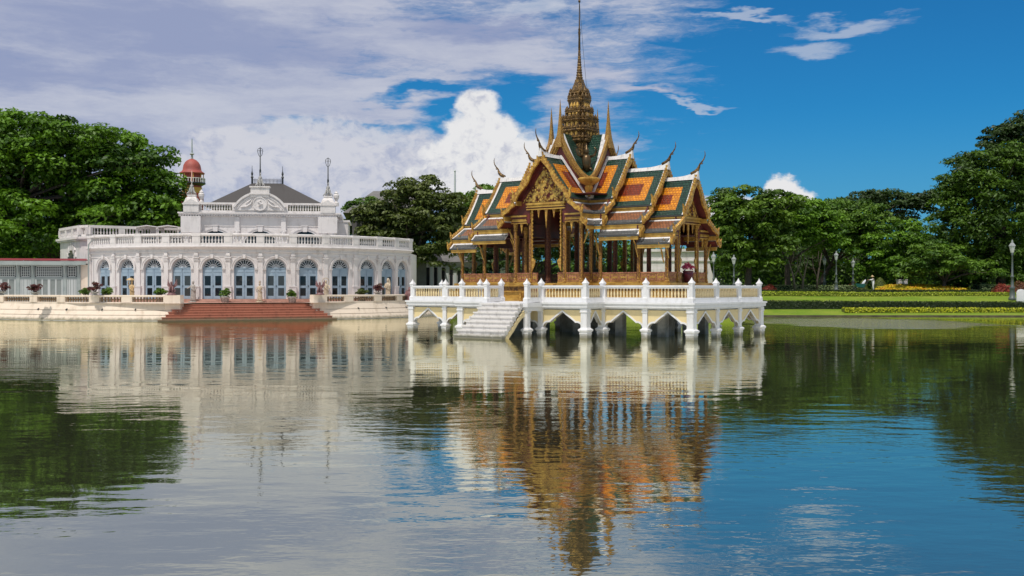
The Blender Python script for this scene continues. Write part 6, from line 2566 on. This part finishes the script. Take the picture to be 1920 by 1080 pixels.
# ================================================================ statues and potted plants on the terrace of the hall
def statue_mesh(name, kind, m):
    """draped standing figure on a small base, 1.8 m; one closed surface from rings and limbs"""
    mb = MB()
    el_ = [(math.cos(2 * PI * i / 14), .72 * math.sin(2 * PI * i / 14)) for i in range(14)]
    mb.lathe([(.30, 0), (.30, .10), (.26, .12)], SQ)
    # robe with folds: ring radius wobbles round the body
    vs, fs = [], []
    prof = [(.25, .11, 0), (.26, .30, .01), (.22, .55, .02), (.20, .80, .03), (.21, .98, .02), (.17, 1.12, .0), (.18, 1.28, 0), (.21, 1.42, 0), (.15, 1.50, 0), (.065, 1.54, 0), (.06, 1.60, 0)]
    n = 22
    for r, z, dx_ in prof:
        for i in range(n):
            a = 2 * PI * i / n
            fold = 1 + (.09 * math.sin(a * 7 + z * 3) if z < 1.1 else 0)
            vs.append((dx_ + r * fold * math.cos(a), r * fold * .74 * math.sin(a), z))
    for k in range(len(prof) - 1):
        for i in range(n):
            j = (i + 1) % n
            fs.append((k * n + i, k * n + j, (k + 1) * n + j, (k + 1) * n + i))
    fs += [tuple(range(n - 1, -1, -1)), tuple(range((len(prof) - 1) * n, len(prof) * n))]
    mb.add(vs, fs)
    # head with face, hair knot
    mb.lathe([(.0, 1.55), (.065, 1.58), (.088, 1.65), (.095, 1.72), (.085, 1.79), (.05, 1.84), (.0, 1.86)], 12)
    mb.tube([(0, -.085, 1.72), (0, -.112, 1.69), (0, -.085, 1.675)], [.012, .02, .012], 5)
    mb.lathe([(.05, 1.76), (.06, 1.80), (.03, 1.85)], 8, (0, .07, 0))
    # sash
    mb.tube([(-.19, -.08, 1.40), (-.05, -.17, 1.2), (.14, -.14, 1.0), (.22, .02, .88), (.1, .15, .95)], [.05, .06, .06, .05, .03], 7)
    if kind == 'parasol':
        mb.tube([(.20, 0, 1.42), (.30, -.10, 1.22), (.22, -.22, 1.34)], [.06, .05, .035], 7)
        mb.tube([(-.20, 0, 1.42), (-.28, -.10, 1.62), (-.18, -.12, 1.80)], [.06, .045, .03], 7)
        mb.tube([(-.2, -.12, 1.05), (-.16, -.10, 2.0)], .018, 5)
        mb.lathe([(.34, 1.86), (.30, 1.96), (.16, 2.04), (.0, 2.07), (.0, 2.04), (.14, 2.0), (.28, 1.92), (.33, 1.86)], 14, (-.14, .02, 0), caps=False)
    elif kind == 'halo':
        mb.tube([(.20, 0, 1.42), (.34, -.05, 1.18), (.16, -.18, 1.10)], [.06, .05, .035], 7)
        mb.tube([(-.20, 0, 1.42), (-.32, -.05, 1.2), (-.28, -.16, 1.36)], [.06, .05, .03], 7)
        ring = [(.27 * math.cos(2 * PI * i / 20), .06, 1.74 + .27 * math.sin(2 * PI * i / 20)) for i in range(21)]
        mb.tube(ring, .035, 6)
    elif kind == 'veil':
        mb.tube([(.20, 0, 1.42), (.22, -.16, 1.2), (.0, -.22, 1.22)], [.06, .05, .035], 7)
        mb.tube([(-.20, 0, 1.42), (-.22, -.16, 1.16), (.04, -.22, 1.1)], [.06, .05, .035], 7)
        mb.tube([(0, .04, 1.88), (0, .12, 1.7), (.04, .16, 1.4), (.08, .18, 1.0)], [.06, .13, .15, .10], 9)
    elif kind == 'open':
        mb.tube([(.20, 0, 1.42), (.30, -.02, 1.2), (.26, -.14, .98)], [.06, .045, .035], 7)
        mb.tube([(-.20, 0, 1.42), (-.34, -.05, 1.26), (-.48, -.18, 1.20)], [.06, .045, .03], 7)
    else:
        mb.tube([(.20, 0, 1.42), (.27, -.08, 1.2), (.06, -.20, 1.24)], [.06, .05, .035], 7)
        mb.tube([(-.20, 0, 1.42), (-.28, -.05, 1.18), (-.24, -.10, .95)], [.06, .05, .035], 7)
        mb.box(-.07, -.07, 1.82, .07, .07, 2.0)
    return mb.mesh(name, m, True)


def sphinx_mesh(m):
    """seated winged creature on a round stepped base"""
    mb = MB()
    mb.lathe([(.46, 0), (.46, .08), (.36, .12), (.30, .26), (.34, .30)], 14)
    mb.tube([(0, .22, .28), (0, .20, .5), (0, .05, .75), (0, -.08, .95), (0, -.12, 1.08)], [.24, .24, .19, .15, .09], 10)
    mb.tube([(0, -.10, 1.04), (0, -.16, 1.16), (0, -.16, 1.26), (0, -.14, 1.33)], [.08, .11, .10, .04], 10)
    for s in (-1, 1):
        mb.tube([(s * .14, -.12, .85), (s * .16, -.22, .55), (s * .15, -.26, .30)], [.09, .07, .07], 7)
        mb.tube([(s * .2, .2, .45), (s * .28, -.02, .36), (s * .26, -.12, .30)], [.13, .10, .06], 7)
        for k in range(4):
            mb.tube([(s * .12, .10, .85 - .04 * k), (s * (.30 + .03 * k), .14, 1.12 - .06 * k), (s * (.46 + .02 * k), .18, 1.58 - .17 * k)], [.06, .075, .012], 6)
    return mb.mesh('sphinx_statue', m, True)


def zplaza(px, Y):
    return 1.5


STM = {}
for px, ytop, Y, kind, m, z0, lb in (
        (247, 521, 92.6, 'parasol', 'stat_gold', 1.5, 'honey coloured statue holding a parasol before the second blue door'),
        (362, 526, 95.4, 'open', 'stat_grey', 1.5, 'grey stone standing statue with one arm held out at the top of the steps'),
        (487, 525, 95.6, 'tall', 'stat_beige', 1.5, 'beige draped statue with a square crown between the potted shrubs'),
        (611, 520, 97.0, 'halo', 'stat_beige', 1.5, 'beige statue with a round halo on the sea wall side of the steps'),
        (727, 522, 102.0, 'veil', 'stat_beige', 1.5, 'beige veiled statue beside the purple urn plant')):
    b = at(px, 540, Y)
    top = EYE + (540 - ytop) / FPX * Y
    me = statue_mesh('stone_statue', kind, M[m])
    o = put('stone_statue', me, (b.x, Y, z0), rnd.uniform(-.4, .4))
    s = (top - z0) / (2.06 if kind in ('parasol', 'halo', 'tall') else 1.87)
    o.scale = (s * .96, s * .96, s)
    tag(o, lb, 'statue')
sm_ = sphinx_mesh(M['stat_purple'])
for px, ytop, Y, z0, lb in ((322, 523, 89.3, 2.19, 'purple brown winged statue on the sea wall pier before the lattice side of the steps'), (600, 524, 94.6, 2.19, 'purple brown winged statue beside the statue with a halo')):
    b = at(px, 540, Y)
    o = put('winged_statue', sm_, (b.x, Y, z0), 0)
    s = (EYE + (540 - ytop) / FPX * Y - z0) / 1.58
    o.scale = (s, s, s)
    tag(o, lb, 'statue')
b = at(768.5, 540, 103.6)
mb = MB()
mb.lathe([(.40, 0), (.40, .1), (.34, .2), (.42, .6), (.36, .95), (.2, 1.1)], 12)
mb.tube([(0, -.1, .9), (0, -.2, 1.15), (0, -.15, 1.38)], [.22, .17, .08], 9)
for s in (-1, 1):
    mb.tube([(s * .25, -.1, 1.0), (s * .42, -.2, .7), (s * .2, -.38, .5)], [.12, .10, .08], 7)
o = mb.build('seated_statue', M['stat_purple'], None, True)
o.location = (b.x, 103.6, 1.5)
tag(o, 'small brown seated statue close to the terrace corner post', 'statue')


def pot_plant(px, ytop, ypot, Y, z0, rx, m, label, urn, group, seed):
    b = at(px, 540, Y)
    o = empty('potted_plant', (b.x, Y, z0), 0, label, 'potted plant', group)
    zt = EYE + (540 - ypot) / FPX * Y - z0
    top = EYE + (540 - ytop) / FPX * Y - z0
    mb = MB()
    if urn:
        k = zt
        mb.lathe([(.24, 0), (.24, .06), (.10, .14 * k + .05), (.12, .3 * k), (.30, .65 * k), (.40, .9 * k), (.42, k), (.36, k)], 14)
    else:
        mb.lathe([(.30, 0), (.42, zt * .8), (.46, zt * .85), (.46, zt), (.40, zt)], 14)
    mb.build('pot', M['stat_white'], o, True)
    rng = np.random.default_rng(seed)
    rz = (top - zt) / 2 + .12
    C, P, nr, tone = crown_data([(0, 0, (top + zt) / 2 - .03, rx * .8, rx * .8, rz * .75, 16)], rng, rx * .36, None, 46, .8, -.8, .4)
    link(bpy.data.objects.new('foliage', leafmesh('foliage', P, nr, .16, M[m], tone, rng, .6)), o)
    mb = MB()
    for i in range(5):
        a = i * 1.3
        mb.tube([(0, 0, zt - .15), (.25 * rx * math.cos(a), .25 * rx * math.sin(a), zt + .15), (.6 * rx * math.cos(a), .6 * rx * math.sin(a), (top + zt) / 2)], [.03, .025, .01], 5)
    mb.build('stem', M['bark'], o)
    return o


for i, a in enumerate((
        (2, 532, 546, 89.8 + 1.6, 2.19, .80, 'lf_purple', 'purple leaved plant in a white urn at the very edge of the picture', True),
        (66, 532, 548, 88.9 + 3.0, 2.19, .66, 'lf_purple', 'purple leaved plant in a white urn before the lattice gallery', True),
        (178, 530, 547, 91.0, 2.19, .60, 'lf_purple', 'purple leaved plant in a white urn between two green bushes', True),
        (159, 540, 554, 96.0, 1.5, .62, 'lf_deep', 'dark green bush in a pot at the end of the lattice gallery', False),
        (200, 541, 554, 95.0, 1.5, .60, 'lf_deep', 'dark green bush in a pot under the first blue door', False),
        (302, 539, 554, 94.0, 1.5, .56, 'lf_mid', 'green potted shrub beside the winged statue on the pier', False),
        (422, 540, 556, 94.5, 1.5, .60, 'lf_mid', 'green potted shrub on the landing nearer the grey standing statue', False),
        (548, 543, 556, 96.0, 1.5, .48, 'lf_deep', 'dark potted shrub on the landing before a pilaster', False),
        (679, 543, 555, 99.0, 1.5, .56, 'lf_olive', 'olive green potted shrub behind the sea wall posts', False),
        (708, 533, 548, 100.0, 2.19, .58, 'lf_purple', 'purple leaved plant in a white urn beside the veiled statue', True))):
    pot_plant(*a, 'potted plants before the hall', 60 + i)
# maroon pot with pink flowers in the end porch
wp = Vector((PC[0], PC[1])) + Vector((.8, -.6)) * 7.45 + Vector((.6, .8)) * .35
o = empty('flower_pot', (wp.x, wp.y, 3.1), 0, 'maroon pot of pink flowers in the end porch of the pavilion', 'flower pot')
mb = MB()
mb.lathe([(.20, 0), (.26, .1), (.30, .5), (.33, .72), (.30, .72)], 14)
mb.build('pot', M['maroon'], o, True)
rng = np.random.default_rng(77)
C, P, nr, tone = crown_data([(0, 0, .92, .28, .28, .16, 14)], rng, .13, None, 40, .8, -.6, .3)
link(bpy.data.objects.new('blossom', leafmesh('blossom', P, nr, .11, M['lf_pink'], tone, rng, .7)), o)
# bronze standing figure inside the pavilion
wp = Vector((PC[0], PC[1])) + Vector((.8, -.6)) * .75 + Vector((.6, .8)) * .2
mb = MB()
mb.lathe([(.55, 0), (.55, .18), (.45, .22), (.40, .75), (.5, .8), (.5, .9)], SQ)
mb.add([tuple(v.co + Vector((0, 0, .9))) for v in statue_mesh('bronze_core', 'plain', M['bronze']).vertices], [tuple(p.vertices) for p in bpy.data.meshes['bronze_core'].polygons])
o = mb.build('bronze_statue', M['bronze'], None, False)
o.location = (wp.x, wp.y, 3.1)
tag(o, 'dark bronze standing statue on a plinth inside the pavilion', 'statue')
# figures and lamp poles on the roof of the hall
ROT = Matrix.Translation((HX, HY, 0)) @ Matrix.Translation((2.2, -7.6, 0)) @ Matrix.Rotation(.12, 4, 'Z')


def roof_lamp(lx, ly, z0, ztop, label, lantern=True, figs=True):
    p = ROT @ Vector((lx, ly, z0))
    o = empty('roof_lamp', tuple(p), .12, label, 'lamp', 'lamp poles on the roof of the hall')
    H = ztop - z0
    mb = MB()
    mb.lathe([(.16, 0), (.09, .5), (.075, 1.0), (.10, H * .42), (.06, H * .45), (.055, H - (.95 if lantern else 0))], 8)
    mb.build('pole', M['iron'] if lantern else M['terracotta'], o, True)
    if lantern:
        mb = MB()
        q = H - .95
        for s in (-1, 1):
            for t in ((.12, 0), (0, .12)):
                mb.tube([(0, 0, q), (s * t[0] * 1.3, s * t[1] * 1.3, q + .18), (s * t[0] * 2.2, s * t[1] * 2.2, q + .60), (s * t[0] * 1.9, s * t[1] * 1.9, q + .78), (0, 0, q + .92)], .028, 5)
        mb.tube([(-.24, 0, q + .62), (.24, 0, q + .62)], .025, 5)
        mb.tube([(0, 0, q), (0, 0, q + 1.0)], .02, 5)
        mb.build('lantern_frame', M['iron'], o)
    if figs:
        mb = MB()
        for s in (-1, 1):
            mb.tube([(s * .42, -.1, .0), (s * .36, -.1, .3), (s * .26, -.05, .62), (s * .2, -.02, .85)], [.10, .14, .16, .07], 8)
            mb.tube([(s * .2, -.03, .84), (s * .19, -.05, .96), (s * .19, -.03, 1.08)], [.06, .10, .05], 8)
            mb.tube([(s * .26, -.05, .75), (s * .12, -.14, .95), (s * .06, -.1, 1.15)], [.06, .05, .03], 6)
            mb.tube([(s * .36, -.1, .32), (s * .62, -.2, .2), (s * .78, -.2, .0)], [.11, .08, .05], 7)
        mb.tube([(0, -.16, 0), (0, -.18, .4), (0, -.12, .9), (.05, -.1, 1.25)], [.14, .17, .14, .06], 8)
        mb.lathe([(.05, 1.2), (.12, 1.32), (.10, 1.45), (.02, 1.52)], 8, (.05, -.1, 0))
        fo = mb.build('figure_group', M['stat_white'], o, True)
        fo.scale = (.62, .8, .92)
    return o


roof_lamp(0.0, -.2, 12.98, 16.9, 'lamp pole with white figures on the round pediment of the hall')
roof_lamp(UW - .75, .1, 12.1, 16.0, 'lamp pole with figures on the corner pedestal next to the round tree')
roof_lamp(-UW + .72, .1, 12.1, 14.5, 'bare pole with a white figure on the corner pedestal before the far tower', lantern=False)

# ================================================================ gardener and barrow
gy = 128.6
gb = at(1637, 540, gy)
gzz = gz(gy)


def skin(name, pts, edges, m, parent=None, loc=(0, 0, 0), sub=1):
    me = bpy.data.meshes.new(name)
    me.from_pydata([p[:3] for p in pts], edges, [])
    me.materials.append(m)
    o = bpy.data.objects.new(name, me)
    link(o, parent)
    o.location = loc
    sk_ = o.modifiers.new('skin', 'SKIN')
    sk_.use_smooth_shade = True
    me.skin_vertices.new() if not me.skin_vertices else None
    for i, p in enumerate(pts):
        v = me.skin_vertices[0].data[i]
        v.radius = (p[3], p[4] if len(p) > 4 else p[3])
        v.use_root = (i == 0)
    sb = o.modifiers.new('sub', 'SUBSURF')
    sb.levels = sb.render_levels = sub
    return o


BODY = [(0, 0, .92, .15, .12), (0, 0, 1.10, .15, .11), (-.02, 0, 1.32, .18, .12), (-.04, 0, 1.44, .13, .09), (-.06, 0, 1.52, .055), (-.08, -.005, 1.60, .085, .10), (-.08, -.005, 1.70, .075, .085),
        (-.05, -.17, 1.40, .065), (-.26, -.20, 1.28, .05), (-.50, -.16, 1.30, .042), (-.58, -.15, 1.30, .038), (-.66, -.14, 1.29, .02),
        (-.05, .17, 1.40, .065), (-.26, .20, 1.26, .05), (-.50, .16, 1.27, .042), (-.58, .15, 1.27, .038), (-.66, .14, 1.26, .02),
        (.01, -.09, .82, .10), (-.04, -.10, .48, .075), (.03, -.10, .10, .05), (-.10, -.10, .04, .045),
        (.02, .09, .82, .10), (.04, .10, .48, .075), (.10, .10, .10, .05), (-.03, .10, .04, .045)]
BE = [(0, 1), (1, 2), (2, 3), (3, 4), (4, 5), (5, 6), (3, 7), (7, 8), (8, 9), (9, 10), (10, 11), (3, 12), (12, 13), (13, 14), (14, 15), (15, 16), (0, 17), (17, 18), (18, 19), (19, 20), (0, 21), (21, 22), (22, 23), (23, 24)]
person = skin('person', BODY, BE, M['skin'], None, (gb.x, gy, gzz))
tag(person, 'gardener in white clothes and straw hat pushing a teal barrow on the lawn', 'person')
CL = [(p[0], p[1], p[2], p[3] * 1.14 + .012, (p[4] if len(p) > 4 else p[3]) * 1.14 + .012) for p in BODY]
ids = [0, 1, 2, 3, 7, 8, 9, 12, 13, 14, 17, 18, 19, 21, 22, 23]
mp = {a: i for i, a in enumerate(ids)}
skin('work_clothes', [CL[i] for i in ids], [(mp[a], mp[b]) for a, b in BE if a in mp and b in mp], M['cloth'], person)
mb = MB()
mb.lathe([(.0, 1.86), (.09, 1.84), (.11, 1.74), (.24, 1.69), (.25, 1.68), (.10, 1.70)], 12, (-.08, 0, 0), caps=False)
mb.build('straw_hat', M['straw'], person, True)
mb = MB()
for s in (-1, 1):
    mb.slab([(-.10, -.005), (.055, -.005), (.055, .07), (-.02, .09), (-.10, .05)], lambda a, b, t, s=s: (a - (.04 if s < 0 else -.04), s * .10 + t, b), -.05, .05)
mb.build('boot', M['iron'], person)
for yy, zz in ((-.14, 1.29), (.14, 1.26)):
    mb = MB()
    for q in range(4):
        mb.tube([(-.64, yy - .035 + q * .022, zz + .01), (-.70, yy - .035 + q * .022, zz), (-.71, yy - .035 + q * .022, zz - .05 - .006 * (q in (1, 2)))], [.011, .010, .008], 5)
    mb.tube([(-.62, yy + .03, zz), (-.655, yy + .055, zz - .03), (-.68, yy + .05, zz - .05)], [.012, .011, .008], 5)
    mb.build('hand', M['skin'], person)
bw = empty('wheelbarrow', (gb.x - 1.45, gy, gzz), 0, 'teal wheelbarrow with a pale sack held by the gardener', 'wheelbarrow')
mb = MB()
lo = [(-.55, -.33, .42), (.25, -.33, .36), (.25, .33, .36), (-.55, .33, .42)]
hi = [(-.80, -.45, .86), (.42, -.45, .78), (.42, .45, .78), (-.80, .45, .86)]
mb.add(lo + hi, [(3, 2, 1, 0), (0, 1, 5, 4), (1, 2, 6, 5), (2, 3, 7, 6), (3, 0, 4, 7)])
mb.add([(a * .97, b * .95, c) for a, b, c in lo + hi], [(0, 1, 2, 3), (4, 5, 1, 0), (5, 6, 2, 1), (6, 7, 3, 2), (7, 4, 0, 3)])
mb.build('tray', M['teal'], bw)
for s in (-1, 1):
    mb = MB()
    mb.tube([(-.75, s * .10, .22), (.3, s * .28, .42), (.8, s * .20, 1.1), (.84, s * .14, 1.26)], .028, 6)
    mb.tube([(.3, s * .28, .42), (.38, s * .30, .0)], .025, 6)
    mb.build('handle', M['iron'], bw)
mb = MB()
rg = [(-.75 + .20 * math.cos(2 * PI * i / 16), 0, .22 + .20 * math.sin(2 * PI * i / 16)) for i in range(17)]
mb.tube(rg, .05, 7)
mb.bar((-.75, -.12, .22), (-.75, .12, .22), .05, .05)
mb.bar((-.93, 0, .22), (-.57, 0, .22), .03, .03)
mb.build('wheel', M['iron'], bw)
mb = MB()
mb.tube([(.15, 0, .7), (.32, 0, .95), (.5, .02, 1.2), (.55, .02, 1.34)], [.16, .17, .11, .03], 8)
o = mb.build('sack', M['cloth'], bw, True)
